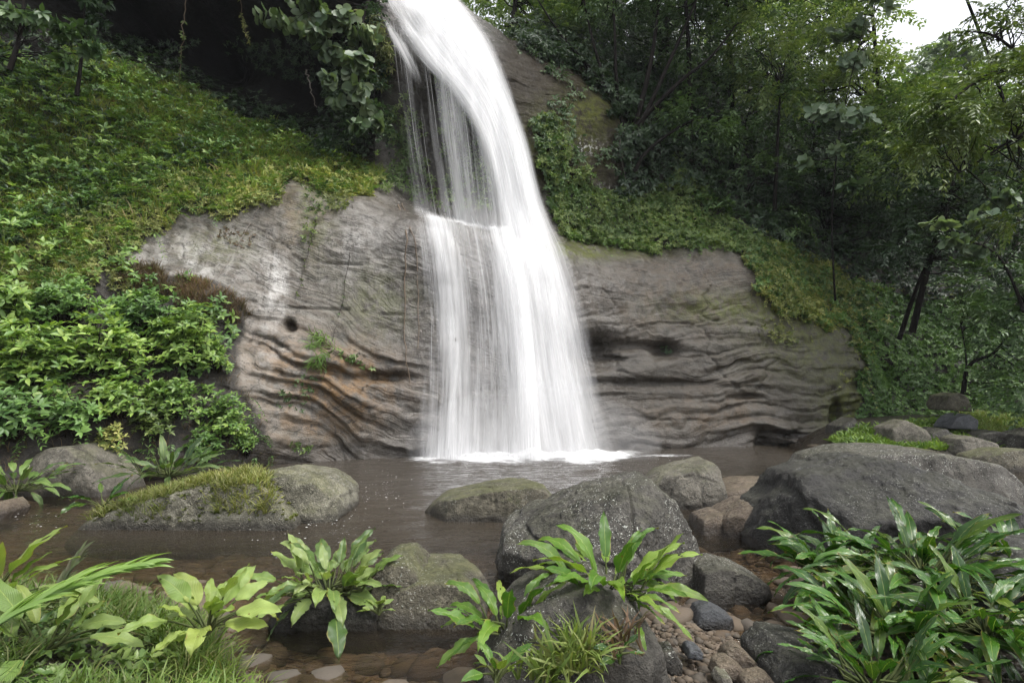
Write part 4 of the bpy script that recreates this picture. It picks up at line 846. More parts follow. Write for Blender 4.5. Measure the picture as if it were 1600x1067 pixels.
def patch(name, label, cat, poly, n, L, wr, kind, m, k=5, h=.12, droop=.4, up=.2, seed=0, spread=.85, group=None, stem=None):
    """a single plant or tuft rooted on the rock: thing with foliage and stems"""
    r = np.random.default_rng(seed); a = np.array(poly, float); x = []; 
    while len(x) < n:
        q = np.stack([r.uniform(a[:, 0].min(), a[:, 0].max(), 4 * n), r.uniform(a[:, 1].min(), a[:, 1].max(), 4 * n)], -1); x = np.concatenate([np.array(x).reshape(-1, 2), q[inpoly(q[:, 0], q[:, 1], poly)]])
    x = x[:n]; p = surf(x[:, 0], x[:, 1]); tips = p + np.array([0, -1, .3]) * (h * r.uniform(.3, 1.3, (n, 1)))
    root = p[np.argmin(np.abs(x[:, 1] - x[:, 1].mean()))]
    t = thing(name, label, cat, root, group)
    A = np.array([0, -1, up]) + .4 * r.normal(size=p.shape); f = leaves("foliage", *whorls(tips, A, k, L, r, spread, droop), wr, kind, m, t)
    tubes("stem", [limb(p[i] + [0, .03, 0], tips[i], .006, .003, r, 4) for i in range(0, n, 2)], STEM, t, ns=4, root=root)
    return t
patch("fern", "yellow green fern tuft alone on the bare right cliff face", "fern", [(1188,512),(1210,508),(1245,528),(1242,540),(1205,535)], 26, .11, .4, 'tiny', YEL, 6, .1, .5, seed=1)
patch("grass_tuft", "bright grass tuft growing in a crack of the left rock", "grass", [(482,520),(505,515),(525,545),(510,575),(490,570)], 40, .26, .05, 'blade', leaf_mat("bright_grass", [(.08, .15, .03), (.12, .2, .04)], .5, .3, .3), 5, .08, .5, .3, 2, .5)
patch("fern", "small leafy sprig in the round hole of the right cliff", "fern", [(1030,540),(1050,538),(1052,553),(1034,554)], 10, .08, .45, 'tiny', PAL, 5, .08, .2, seed=3)
patch("creeper", "small leafy creeper along the dark crack beside the orange stain", "creeper", [(520,535),(545,550),(585,575),(580,582),(535,562)], 18, .08, .45, 'leaf', FRS, 5, .06, .2, seed=4)
patch("creeper", "thin leafy creeper hanging down the left rock below the grass tuft", "creeper", [(455,600),(490,575),(500,600),(470,650),(440,640),(425,625)], 34, .07, .45, 'tiny', GRN, 5, .06, .3, seed=5)
patch("fern", "little leafy tuft at the foot of the left rock near the water", "fern", [(455,692),(485,690),(490,708),(465,710)], 14, .08, .45, 'tiny', FRS, 5, .06, .2, seed=6)
patch("creeper", "brownish fern creeper hanging over the upper left rock face", "creeper", [(468,288),(500,292),(520,320),(500,345),(490,390),(475,380),(480,330)], 60, .08, .4, 'tiny', OLV, 5, .08, .5, seed=7)
patch("creeper", "yellow fern fringe drooping at the top of the left rock", "creeper", [(505,295),(545,300),(560,310),(540,330),(520,335)], 60, .1, .4, 'tiny', YEL, 6, .12, .5, seed=8)
patch("fern", "yellow fern patch hanging beside the pale rock on the left bank", "fern", [(170,425),(195,418),(230,440),(215,470),(180,460)], 50, .1, .4, 'tiny', YEL, 6, .15, .5, seed=9)
patch("creeper", "mossy creeper tuft in the middle of the pale rock face", "creeper", [(335,360),(360,350),(410,370),(385,390),(345,385)], 40, .06, .4, 'tiny', DRY, 5, .04, .5, seed=10)
patch("creeper", "yellow green ferns growing behind the left side of the falling water", "creeper", [(600,190),(640,150),(660,200),(690,330),(600,300),(620,250)], 190, .14, .36, 'leaf', LIM, 5, .22, .45, seed=11)
patch("creeper", "hanging green ferns behind the middle of the falling water", "creeper", [(680,120),(745,150),(775,330),(700,335),(690,230)], 230, .13, .38, 'leaf', FRS, 5, .2, .5, seed=12)
patch("creeper", "yellow hanging ferns at the left lip of the waterfall", "creeper", [(560,20),(600,40),(620,110),(600,150),(575,100)], 110, .18, .3, 'leaf', YEL, 5, .25, .8, seed=13)
patch("creeper", "green leafy climber covering the rock right of the main chute", "creeper", [(830,190),(868,185),(885,260),(885,330),(858,330),(845,270)], 170, .13, .5, 'leaf', GRN, 5, .2, .35, seed=14)

# ------------------------------------------------------------------ shrubs and trees
def shrub(label, px, py, Y, w, h, n, L, wr, m, seed, kind='leaf', k=6, group="shrubs on the left bank", name="shrub", droop=.12, stemm=BARK, onsurf=True, cat="shrub"):
    r = np.random.default_rng(seed); root = surf(px, py)[0] if onsurf else P(px, py, Y)
    t = thing(name, label, cat, root, group); d = unit(r.normal(size=(n, 3)) + np.array([0, -.25, .35])); d[:, 2] = np.where(d[:, 2] < -.35, -d[:, 2], d[:, 2])
    rad = r.uniform(.1, 1.15, n) ** .5; tips = root + np.array([0, -.15, h * .3]) + d * rad[:, None] * np.array([w, w * .6, h * .9])
    lump = 1 + .35 * fbm(tips * 2.2, 2, seed)[:, None]; tips = root + (tips - root) * lump
    A = unit(tips - root) * .6 + np.array([0, -.25, .7]) + .3 * r.normal(size=(n, 3))
    leaves("foliage", *whorls(tips, A, k, L, r, .85, droop), wr, kind, m, t)
    tubes("stem", [limb(root + r.normal(0, .05, 3), tips[i], .012 + .01 * h, .004, r, 6, .08) for i in range(0, n, max(1, n // 40))], stemm, t, ns=5, root=root)
    return t
LS = [("tall leafy shrub with glossy broad leaves in the middle of the left bank", 290, 560, .75, .75, 170, .17, GF),
 ("leafy shrub drooping over the water rock at the right end of the left bank", 355, 665, .5, .45, 120, .13, GF),
 ("wide shrub with broad leaves near the left edge below the fern slope", 50, 585, .85, .65, 160, .19, GF),
 ("shrub with upright leaf rosettes left of the tall glossy shrub", 170, 575, .8, .65, 150, .18, GF),
 ("low shrub over the dark hollow at the left edge", 20, 670, .6, .45, 90, .16, GG),
 ("dark-stemmed shrub low in the middle of the left bank", 115, 665, .6, .4, 80, .15, GG),
 ("small yellowish shrub beneath the tall glossy shrub", 180, 690, .28, .34, 60, .10, GY),
 ("shrub of dull green leaves under the yellow fern mat at left", 110, 495, .8, .5, 130, .16, GG),
 ("small shrub with olive leaves right of the low yellowish shrub", 245, 665, .45, .35, 80, .11, OLV),
 ("shrub at the left edge with large fresh leaves under the fern slope", 0, 500, .7, .55, 110, .2, GF),
 ("shrub with light leaves on the right shoulder of the left bank under the root mat", 335, 565, .4, .5, 90, .14, GF),
 ("leafy shrub between the glossy shrub and the root mat", 225, 510, .6, .5, 90, .15, GG),
 ("fresh leafy shrub filling the bank above the olive-leaved shrub", 275, 635, .55, .45, 110, .14, GF),
 ("fresh green shrub hanging toward the water above the pool rock", 320, 700, .4, .3, 70, .12, GG),
 ("leafy shrub above the yellowish shrub with reddish stems", 190, 635, .5, .4, 90, .15, GF),
 ("small bright shrub at the water end of the left bank", 385, 690, .28, .3, 50, .11, GF)]
for i, (lb, px, py, w_, h_, n, L, m) in enumerate(LS): shrub(lb, px, py + 14, 0, w_ * .8, h_ * 1.25, int(n * 1.5), L * .78, .46, m, 200 + i, k=5)
def blob_tips(blobs, r):
    out, axs = [], []
    for (px, py, Y, rx, ry, rz, n) in blobs:
        c = P(px, py, Y); nc = max(3, n // 16); d = unit(r.normal(size=(nc, 3))); cc = d * (r.uniform(.35, 1, (nc, 1)) ** .5)
        cl = np.repeat(cc, 16, 0)[:n] + r.normal(0, .17, (min(n, nc * 16), 3)) * np.array([1.2, 1.2, .6])
        out.append(c + cl * np.array([rx, ry, rz])); axs.append(unit(cl * np.array([1, 1, .7]) + .5 * r.normal(size=cl.shape)))
    return np.concatenate(out), np.concatenate(axs)
def tree(label, trunk, r0, blobs, L, wr, m, seed, kind='tiny', name="tree", pairs=5, tw=.55, droop=.3, style='spray', k=6, bark=BARKD, nl=14, group="trees around the falls", cat="tree", limbs=(), r1=.3, up=.15):
    """trunk: list of (px, py, Y) from the root up; blobs: (px, py, Y, rx, ry, rz, twigs)"""
    r = np.random.default_rng(seed); tr = np.array([P(*q) for q in trunk]); tp_ = crom(tr, np.linspace(0, 1, 14)) if len(tr) > 2 else np.linspace(tr[0], tr[-1], 14)
    t = thing(name, label, cat, tr[0], group)
    tips, ax = blob_tips(blobs, r); ax[:, 2] += up; ax[:, 1] -= .9 * (up > .5)
    paths = [(tp_, np.linspace(r0, r0 * r1, 14))]
    for lp in limbs: q = np.array([P(*s) for s in lp]); q = crom(q, np.linspace(0, 1, 12)) if len(q) > 2 else np.linspace(q[0], q[-1], 12); paths.append((q, np.linspace(r0 * .6, r0 * .14, 12)))
    for i in r.choice(len(tips), min(nl * len(blobs), len(tips)), False):
        pool = np.concatenate([p for p, _ in paths[:1 + len(limbs)]]); c = pool[np.argmin(np.linalg.norm(pool - tips[i], axis=1) + .6 * r.random(len(pool)))]; paths.append(limb(c, tips[i], r0 * .22, r0 * .04, r, 7, .07))
    tubes("trunk", paths, bark, t, ns=6)
    if style == 'spray': a = sprays(tips, ax, tw, pairs, L, r, droop)
    else: a = whorls(tips, ax, k, L, r, .85, droop)
    leaves("crown", *a, wr, kind, m, t)
    return t
# multi-stemmed tree on the rock right of the falls
tree("slender many-stemmed tree fanning up from the mossy rock right of the falls", [(985,335,16.4),(980,250,16.4),(1000,170,16.5),(1020,80,16.6),(1035,-40,16.8)], .13,
     [(1000,-40,17,2.2,1.6,1.2,260),(1080,40,17,1.2,1.2,1.3,150),(930,0,17.5,1.4,1.2,.9,120),(1090,190,16.6,.9,.9,.7,80)], .16, .42, GRN, 301, pairs=5, tw=.6,
     limbs=[[(985,300,16.4),(960,180,16.6),(925,60,16.8),(900,-60,17)],[(985,260,16.4),(965,150,16.5),(960,40,16.6),(955,-60,16.8)],[(990,220,16.4),(1040,110,16.3),(1080,20,16.2),(1110,-60,16.2)],[(990,200,16.4),(1060,130,16.2),(1110,90,16),(1150,40,16)],[(985,320,16.4),(1000,250,16.2),(1060,200,16),(1110,180,15.8)],[(985,250,16.4),(945,140,16.6),(880,60,16.9),(840,0,17)]], group=None)
tree("dense dark tree with light leaf tips in the middle of the right forest", [(1160,420,18),(1150,250,18.4),(1140,80,18.6),(1130,-60,19)], .16,
     [(1130,60,18.5,2.3,1.8,2.2,420),(1200,170,18,1.8,1.5,1.6,300),(1110,-60,19,2.6,2,1.5,260),(1090,190,17.6,1.2,1.0,.9,130),(1230,-10,19,1.9,1.6,1.6,260),(1190,290,17.8,1.6,1.2,1.0,130)], .15, .42, GRN, 302)
tree("pale green bushy tree against the white sky at the upper right", [(1390,420,20.5),(1385,250,21),(1370,100,21.5),(1360,-20,22)], .16,
     [(1320,30,21.5,1.7,1.6,1.7,300),(1365,140,21,1.8,1.6,1.4,320),(1300,110,20.5,1.6,1.5,1.6,240),(1450,190,20.5,1.8,1.5,1.4,260),(1290,0,21.5,1.5,1.2,1.3,160)], .2, .45, LIM, 303)
tree("large-leaved tree with round grey green leaves before the dark hollow", [(1305,470,16.2),(1300,330,15.8),(1315,190,15.5),(1345,60,15.8)], .03,
     [(1325,180,15.4,.95,.6,.35,30),(1290,170,15.3,.5,.4,.25,12),(1318,228,15.3,.22,.3,.12,5),(1268,255,15.5,.25,.3,.3,7),(1335,300,15.4,.5,.4,.25,12),(1320,75,15.9,.9,.7,.6,40),(1350,20,16.2,.9,.7,.5,34)], .27, .72, PAL, 304, 'round', style='whorl', k=4, nl=5, droop=.3, up=.7)
tree("light green tree behind the overhanging branch on the right", [(1480,480,19),(1475,300,20),(1470,150,21)], .15,
     [(1480,185,20,2.0,1.6,1.3,360),(1420,150,21,1.4,1.2,.8,160),(1580,150,20,1.6,1.5,1.3,280),(1430,280,19,1.7,1.3,1.3,240),(1540,300,18.5,1.8,1.3,1.5,260)], .18, .42, FRS, 305)
tree("far pale tree top showing in the sky gap", [(1480,200,46),(1482,110,46),(1484,50,46)], .25, [(1484,78,46,1.6,1.6,1.6,160),(1450,108,46,3,2,1.4,200),(1525,104,46,3,2,1.4,200)], .4, .45, PAL, 306, nl=6)
tree("dark dense tree filling the right middle ground", [(1425,520,15.2),(1450,420,14.8),(1480,330,14.4),(1495,250,14.2)], .09,
     [(1470,330,14.4,1.3,1.0,1.0,200),(1540,380,14,1.3,1.0,1.0,200),(1500,250,14.5,1.4,1.1,1.0,220),(1410,360,15,1.0,.9,.8,120),(1580,300,13.8,1.2,1,1.1,180),(1440,250,15,1.0,.9,.8,130)], .13, .42, DRK, 307)
tree("round-leaved tree with long branch of grey green leaves at the right edge", [(1640,640,12.6),(1610,520,12.4),(1560,400,12.3),(1480,370,12.4)], .05,
     [(1470,365,12.4,.7,.4,.2,22),(1540,385,12.2,.5,.4,.2,14),(1580,330,12.2,.7,.5,.4,24),(1540,300,12.6,.5,.5,.4,16)], .20, .8, PAL, 308, 'round', style='whorl', k=5, nl=5, droop=.2)
tree("dark bush-like tree at the right edge above the bank", [(1505,615,13.6),(1515,570,13.4),(1560,545,13.2),(1600,470,13)], .06,
     [(1590,520,12.8,1.0,.8,.9,170),(1560,450,13,1.0,.8,.8,150),(1600,600,12.6,.8,.7,.7,120),(1640,420,12.6,.9,.8,.9,130)], .14, .45, GRN, 309, limbs=[[(1505,615,13.6),(1510,565,13.5),(1500,500,13.6)]])
tree("overhanging tree with drooping olive compound leaves at the upper right corner", [(1720,420,9.4),(1700,250,9.2),(1640,130,9.0),(1560,110,8.8),(1470,170,8.6)], .06,
     [(1600,70,9,.8,.6,.5,120),(1560,150,8.8,.8,.6,.45,150),(1500,180,8.6,.6,.5,.35,100),(1590,230,8.8,.7,.6,.6,140),(1430,175,8.5,.35,.3,.15,30),(1590,10,9.2,.4,.5,.3,40),(1600,330,8.9,.4,.4,.5,60),(1450,240,8.8,.4,.4,.3,50)], .105, .36, OLV, 310, pairs=8, tw=.42, droop=.55, limbs=[[(1640,130,9),(1560,60,9),(1510,50,9)],[(1650,180,9),(1580,220,8.8),(1500,270,8.7)]])
tree("green trees over the crest behind the top of the waterfall", [(800,40,18.5),(805,0,18.8),(800,-80,19)], .12,
     [(800,20,18.8,1.2,1,.7,170),(860,60,18,1.0,.9,.6,130),(770,-20,19.5,1.3,1,.8,150),(900,110,17.6,.8,.7,.5,70),(880,0,19.5,1.8,1.4,1.0,220)], .17, .45, FRS, 311)
tree("dark tree behind the many-stemmed tree", [(1050,260,19),(1045,120,19.5),(1040,-20,20)], .15,
     [(960,70,19.5,1.8,1.4,1.3,260),(1040,100,20,2.0,1.6,1.7,320),(1010,190,18.6,1.4,1.0,.9,170),(1080,250,18.2,1.4,1,.9,150),(990,-40,20,2.6,1.8,1.2,240)], .15, .42, DRK, 312)
tree("leaning dark sapling in the right hollow", [(1405,530,16),(1425,470,15.6),(1455,390,15.2),(1470,330,15)], .07, [(1470,300,15,.8,.7,.6,90),(1420,330,15.4,.6,.6,.4,50)], .13, .42, DRK, 313)
tree("broad dark tree deep in the right hollow", [(1290,420,18.4),(1285,300,18.6),(1270,190,18.8)], .14,
     [(1260,240,18.6,1.6,1.2,1.2,210),(1340,260,18.4,1.7,1.2,1.2,220),(1390,330,18,1.4,1.1,1.0,160),(1290,330,18,1.2,1,.8,90),(1230,330,17.8,1.0,.9,.7,80)], .17, .4, DRK, 314)
for i, (lb, px, py, w_, h_, n) in enumerate([("dark whorled-leaf seedling deep in the hollow below the round leaves", 1230, 385, .7, .7, 26), ("dark whorled-leaf seedling above the fern drape", 1255, 300, .7, .7, 26), ("dark leafy seedling over the fern mound", 1110, 340, .8, .5, 30), ("dark seedling beside the leaning sapling", 1330, 400, .7, .6, 24)]):
    shrub(lb, px, py, 0, w_, h_, n, .26, .32, GRN if i != 3 else DRK, 330 + i, k=7, group="seedlings in the dark hollow")
for i, (lb, px, Y, lm_) in enumerate([("tall green tree on the far slope just right of the falls crest", 830, 23, FRS), ("tall green tree on the far slope behind the many-stemmed tree", 960, 25, GRN), ("tall pale tree on the far slope above the middle forest", 1100, 26, LIM), ("tall green tree on the far slope beside the pale bushy tree", 1230, 27, FRS)]):
    tree(lb, [(px, 130, Y), (px + 8, 20, Y), (px + 4, -90, Y + .5)], .2, [(px, 20, Y, 2.6, 2, 1.6, 420), (px - 40, -60, Y + 1, 2.4, 2, 1.8, 260), (px + 60, -30, Y - .5, 2.2, 1.8, 1.6, 260), (px + 20, 95, Y - 1, 2.2, 1.5, 1.2, 220)], .24, .45, lm_, 340 + i, nl=6)
tree("yellow green bushy tree low against the forest beside the large-leaved tree", [(1210,330,17.2),(1215,220,17),(1220,130,17)], .07, [(1215,120,17,1.1,.9,.9,190),(1180,60,17.4,1.0,.9,.7,130),(1250,60,17.4,.9,.8,.7,110)], .15, .42, LIM, 350)
tree("sunlit bushy tree right of the large-leaved tree", [(1420,420,16.8),(1415,300,16.6),(1410,210,16.5)], .07, [(1420,190,16.4,1.1,.9,.9,200),(1400,260,16.2,1.0,.8,.7,120),(1460,140,17,1.0,.8,.7,120)], .16, .45, FRS, 351)
for i, (lb, tk, bl) in enumerate([("great tree leaning over the hollow with an unseen crown added to shade it", [(1560,540,17),(1590,250,17),(1480,-80,16)], [(1300,-230,15.5,3.2,2.6,1.3,460),(1150,-190,16,2.6,2.2,1.2,300),(1450,-120,16.5,2.2,2,1.0,260)]),
     ("great tree on the right slope with an unseen crown added to shade the hollow", [(1600,520,15.5),(1620,200,15.5),(1600,-100,15)], [(1560,-260,14,3.0,2.6,1.3,420),(1700,-120,14,2.2,2.2,1.4,260),(1400,-330,13.5,2.6,2.2,1.1,320)]),
     ("great tree behind the many-stemmed tree with an unseen crown added for shade over the ledge", [(1080,280,18),(1075,60,17.6),(1060,-120,17)], [(1020,-230,16.5,2.8,2.2,1.2,360),(1160,-120,17,2.2,2,1.1,260)])]):
    tree(lb, tk, .10, bl, .22, .45, GRN, 360 + i, nl=6)  # crowns sit above the frame, added to shade the hollow below
tree("great tree above the left slope with an unseen crown added to shade the cave mouth", [(-60,150,13),(-30,-60,12.6),(60,-200,12)], .12, [(200,-200,11.8,2.4,1.6,.8,260),(380,-210,12,2.2,1.6,.8,260)], .2, .45, GRN, 365, nl=6)  # crown out of view, added to darken the slope and cave
# upper left: overhanging climber, leaf curtains, hanging stems
tree("broad-leaved climber hanging over the cave mouth left of the falls", [(600,-60,14.6),(570,20,14.2),(560,120,14.0),(570,230,14.2)], .05,
     [(465,12,13.8,.85,.5,.45,80),(530,50,13.8,.75,.5,.6,110),(555,115,13.8,.5,.4,.65,90),(440,-30,13.8,.8,.5,.4,50),(520,140,13.8,.25,.25,.35,26),(574,190,13.9,.22,.25,.6,40)], .25, .8, leaf_mat("climber_leaf", [(.07, .11, .06), (.12, .165, .10), (.08, .13, .05), (.17, .21, .12)], .45, .4, .25), 320, 'round', style='whorl', k=3, droop=.7, nl=6, name="climber", cat="climber", group=None)
tree("dense small-leaved curtain of vines beside the left lip of the falls", [(590,-40,14.9),(585,100,14.7),(585,250,14.6)], .04,
     [(580,60,14.6,.4,.4,.8,140),(575,180,14.5,.4,.4,.9,160),(545,230,14.6,.6,.4,.5,120),(500,235,15,.6,.4,.5,90),(545,150,15,.5,.4,.7,100),(470,215,15.4,.7,.4,.4,70)], .12, .5, DRK, 321, pairs=4, tw=.4, droop=.8, name="climber", cat="climber", group=None)
tree("leafy tree with large drooping leaves in the upper left corner", [(15,110,11),(32,50,11),(40,-40,11)], .055,
     [(80,20,11,.6,.5,.5,54),(110,70,11,.35,.35,.4,30),(30,10,11,.6,.5,.5,56),(80,95,11.1,.3,.3,.25,18),(-20,60,11,.5,.5,.5,40),(60,-60,11,.8,.6,.5,60)], .19, .55, GRN, 322, 'leaf', style='whorl', k=5, droop=.5, nl=6, group=None)
tree("thin leaning tree with drooping leaves beside the dark cave mouth", [(120,150,11.6),(128,80,11.6),(135,-40,11.7)], .045, [(125,10,11.5,.4,.4,.4,40),(70,60,11.6,.4,.4,.4,30),(140,-60,11.6,.7,.5,.4,40)], .17, .5, DRK, 323, 'leaf', style='whorl', k=5, droop=.55, nl=6, group=None)
def vine(label, pts, rad, m, seed, L=.1, n=14, lm=None, lp=None, name="hanging_vine", cat="vine", group=None):
    r = np.random.default_rng(seed); q = np.array([P(*a) for a in pts]); q = crom(q, np.linspace(0, 1, 24)) if len(q) > 2 else np.linspace(q[0], q[-1], 24); q[1:-1] += r.normal(0, .015, (22, 3))
    t = thing(name, label, cat, q[-1], group); tubes("stem", [(q, np.linspace(rad, rad * .5, 24))], m, t, ns=5)
    if lm is not None:
        i = r.integers(int(24 * (lp or 0)), 24, n); leaves("foliage", *whorls(q[i], r.normal(size=(n, 3)) + np.array([0, -.5, -.3]), 4, L, r, .9, .5), .42, 'leaf', lm, t)
    return t
vine("thin leafy vine hanging in front of the dark cave", [(293,-30,13.2),(288,30,13.3),(283,90,13.4),(280,128,13.6)], .012, ROOT, 1, .10, 22, OLV)
vine("short yellowish vine hanging near the broad-leaved climber", [(372,-30,13.6),(380,30,13.7),(388,66,13.7)], .008, ROOT, 2, .09, 18, YEL)
vine("bare pale root hanging behind the climber at the cave mouth", [(478,110,14),(486,140,14),(495,168,14)], .016, BARKP, 3)
def rvine(label, pix, rad, m, seed, **kw):
    Y = surfY([a for a, b in pix], [b for a, b in pix]) - .05; return vine(label, [(a, b, y) for (a, b), y in zip(pix, Y)], rad, m, seed, **kw)
rvine("long brown root hanging down the left rock beside the falls", [(622,320),(634,360),(633,420),(632,500),(634,560),(641,600)], .017, ROOT, 4, name="hanging_root", cat="root", group="roots on the left rock")
rvine("shorter brown root hanging just right of the long root", [(628,318),(642,355),(652,400),(654,470),(653,545)], .014, ROOT, 5, name="hanging_root", cat="root", group="roots on the left rock")
rvine("thin dark vine trailing down the middle of the left rock", [(550,320),(545,400),(536,470),(522,520),(505,590)], .008, BARK, 6, L=.05, n=14, lm=GRN, name="hanging_root", cat="root", group="roots on the left rock")
rvine("thin creeper stem trailing on the upper left rock face", [(500,320),(488,370),(478,410),(465,460)], .008, BARK, 7, L=.06, n=14, lm=OLV, name="hanging_root", cat="root", group="roots on the left rock")
rvine("pale thin stick leaning across the pale left rock", [(405,325),(385,360),(360,405),(325,445)], .008, BARKP, 8, name="hanging_root", cat="root", group="roots on the left rock")
for i, (lb, pix) in enumerate([("whitish root of the many-stemmed tree running down the mossy rock", [(968,215),(972,250),(978,290)]), ("pale forked root beside the whitish root", [(985,235),(985,265),(992,300)]), ("dark root in the ferns under the many-stemmed tree", [(988,290),(985,330),(992,345)])]):
    rvine(lb, pix, .03, BARKP if i < 2 else BARKD, 10 + i, name="tree_root", cat="root", group="roots under the many-stemmed tree")

# ------------------------------------------------------------------ low plants on the banks
def on_ground(poly, n, seed):
    r = np.random.default_rng(seed); a = np.array(poly, float); o = []
    while len(o) < n:
        q = np.stack([r.uniform(a[:, 0].min(), a[:, 0].max(), n), r.uniform(a[:, 1].min(), a[:, 1].max(), n)], -1)
        for s in q[inpoly(q[:, 0], q[:, 1], poly)]:
            ys = np.arange(9, 15.5, .05); pp = P(s[0], s[1], ys); hit = np.where(pp[:, 2] <= ground(pp[:, 0], pp[:, 1]))[0]
            if len(hit): o.append(pp[hit[0]])
    return np.array(o[:n]), r
def turf(name, label, pts, r, k, L, wr, kind, m, up=1.0, spread=.6, cat="grass"):
    A = np.array([0, 0, up]) + .25 * r.normal(size=pts.shape); return stuff(leaves(name, *whorls(pts, A, k, L, r, spread, .05), wr, kind, m), label, cat)
p_, r = on_ground([(1290,690),(1340,668),(1500,650),(1620,650),(1620,700),(1480,705),(1330,705)], 1300, 401)
turf("bank_plants", "low green leafy plants between the stones of the right bank", p_, r, 5, .16, .2, 'leaf', GF, cat="ground cover")
p_, r = on_ground([(1480,650),(1620,645),(1620,690),(1540,680)], 900, 402); turf("grass", "bright grass on the right bank by the edge of the picture", p_, r, 5, .18, .06, 'blade', GRS)
p_ = np.stack([rng.uniform(-3.4, -1.0, 5200), rng.uniform(2.0, 3.7, 5200)], -1); z = ground(p_[:, 0], p_[:, 1]); k = z > .06; p_ = np.concatenate([p_, z[:, None]], 1)[k]
turf("grass", "uneven green grass on the near left bank", p_[(noise(p_ * 4.0) > -.15)], rng, 4, .2, .028, 'blade', leaf_mat("bank_grass", [(.05, .10, .015), (.09, .15, .025), (.12, .17, .04), (.07, .12, .02), (.17, .15, .07)], .5, .35, .3))
turf("bank_herbs", "small broad-leaved herbs among the grass of the near left bank", p_[1::9] + np.array([0, 0, .05]), rng, 5, .07, .42, "leaf", FRS, .8, .8, cat="ground cover")
turf("moss", "pale green mossy herbs on the near left bank", p_[::2], rng, 5, .035, .5, 'tiny', LIM, cat="moss")
def top_of(obj_V, n, seed, cond, nz=.2):
    r = np.random.default_rng(seed); V, Fa = obj_V; a, b, c = V[Fa[:, 0]], V[Fa[:, 1]], V[Fa[:, 2]]; N = np.cross(b - a, c - a); ar = np.linalg.norm(N, axis=1); ce = (a + b + c) / 3
    px, py = proj(ce); wg = ar * (N[:, 2] / np.maximum(ar, 1e-9) > nz) * cond(px, py, ce); k = r.choice(len(Fa), n, p=wg / wg.sum()); return ce[k], r
p_, r = top_of((V2, F2), 1000, 5, lambda x, y, c: (x < 420 + 40 * noise(c * 3)) & (c[:, 2] > .08) * (noise(c * 2.5, 3) > -.25)); turf("grass", "short grass growing on the left end of the pebbly rock", p_, r, 5, .15, .05, 'blade', leaf_mat("yellowing_grass", [(.10, .14, .03), (.17, .19, .05), (.2, .19, .08), (.13, .15, .04)], .55, .3, .3))
p_, r = top_of((V2, F2), 900, 6, lambda x, y, c: (c[:, 2] > .06)); turf("moss", "moss tufts on the pebbly rock", p_, r, 5, .04, .5, 'tiny', leaf_mat("moss_tuft", [(.08, .10, .025), (.13, .14, .04), (.06, .08, .02)], .7, .2, .2), cat="moss")

# ------------------------------------------------------------------ broad-leaved stream plants
def hero_leaf(r, base, az, el, pet, L, W, curl, roll, wav=1.0, nl=18, nw=9, rag=.1):
    """one pleated lance-shaped leaf blade on its stalk: points, quads, uv, stalk path"""
    K = 40; s = np.linspace(0, 1, K); tot = pet + L; e = el - curl * s ** 1.6 * (1 + .3 * math.sin(az * 3)); h = np.array([math.cos(az), math.sin(az)])
    st = np.array([np.cos(e) * h[0], np.cos(e) * h[1], np.sin(e)]).T * (tot / K); c = base + np.cumsum(st, 0)
    t = np.linspace(pet / tot, 1, nl); i = np.minimum((t * (K - 1)).astype(int), K - 2); f = (t * (K - 1) - i)[:, None]; mid = c[i] * (1 - f) + c[i + 1] * f
    T = unit(np.gradient(mid, axis=0)); side = np.array([-h[1], h[0], 0.]); side = unit(side - T * (T @ side)[:, None]); up = np.cross(T, side)
    ro = roll + .25 * np.sin(np.linspace(0, 3, nl) + az); S = side * np.cos(ro)[:, None] + up * np.sin(ro)[:, None]; U = np.cross(T, S)
    u = np.linspace(0, 1, nl); wd = W * np.sin(pi * np.clip(u, 0, 1) ** .78) ** .85 * (1 - .25 * u); wd[0] = .004; wd[-1] = .0015
    a = np.linspace(-1, 1, nw)
    ragL = 1 - rag * np.abs(noise(np.stack([u * 9, u * 0 + az, u * 0 + 1], -1), 5)) * 1.6; ragR = 1 - rag * np.abs(noise(np.stack([u * 9, u * 0 + az, u * 0 + 7], -1), 6)) * 1.6
    ww = np.where(a[None] < 0, (wd * ragL)[:, None], (wd * ragR)[:, None])
    z = ww * (.28 * np.abs(a)[None] - .16 * a[None] ** 2) + wav * W * .16 * np.sin(u[:, None] * 15 + np.sign(a)[None] * 1.3 + az) * np.abs(a)[None] ** 1.5 + .0035 * np.cos(u[:, None] * 60 - np.abs(a)[None] * 9) * np.sin(pi * u)[:, None]
    V = mid[:, None] + S[:, None] * (ww * a[None])[..., None] + U[:, None] * z[..., None]
    uv = np.stack(np.broadcast_arrays((a[None] + 1) / 2, u[:, None]), -1)
    k = max(2, int(pet / tot * K) + 1); return V.reshape(-1, 3), grid_faces(nl, nw), uv.reshape(-1, 2), (c[:k], np.linspace(.007, .004, k))
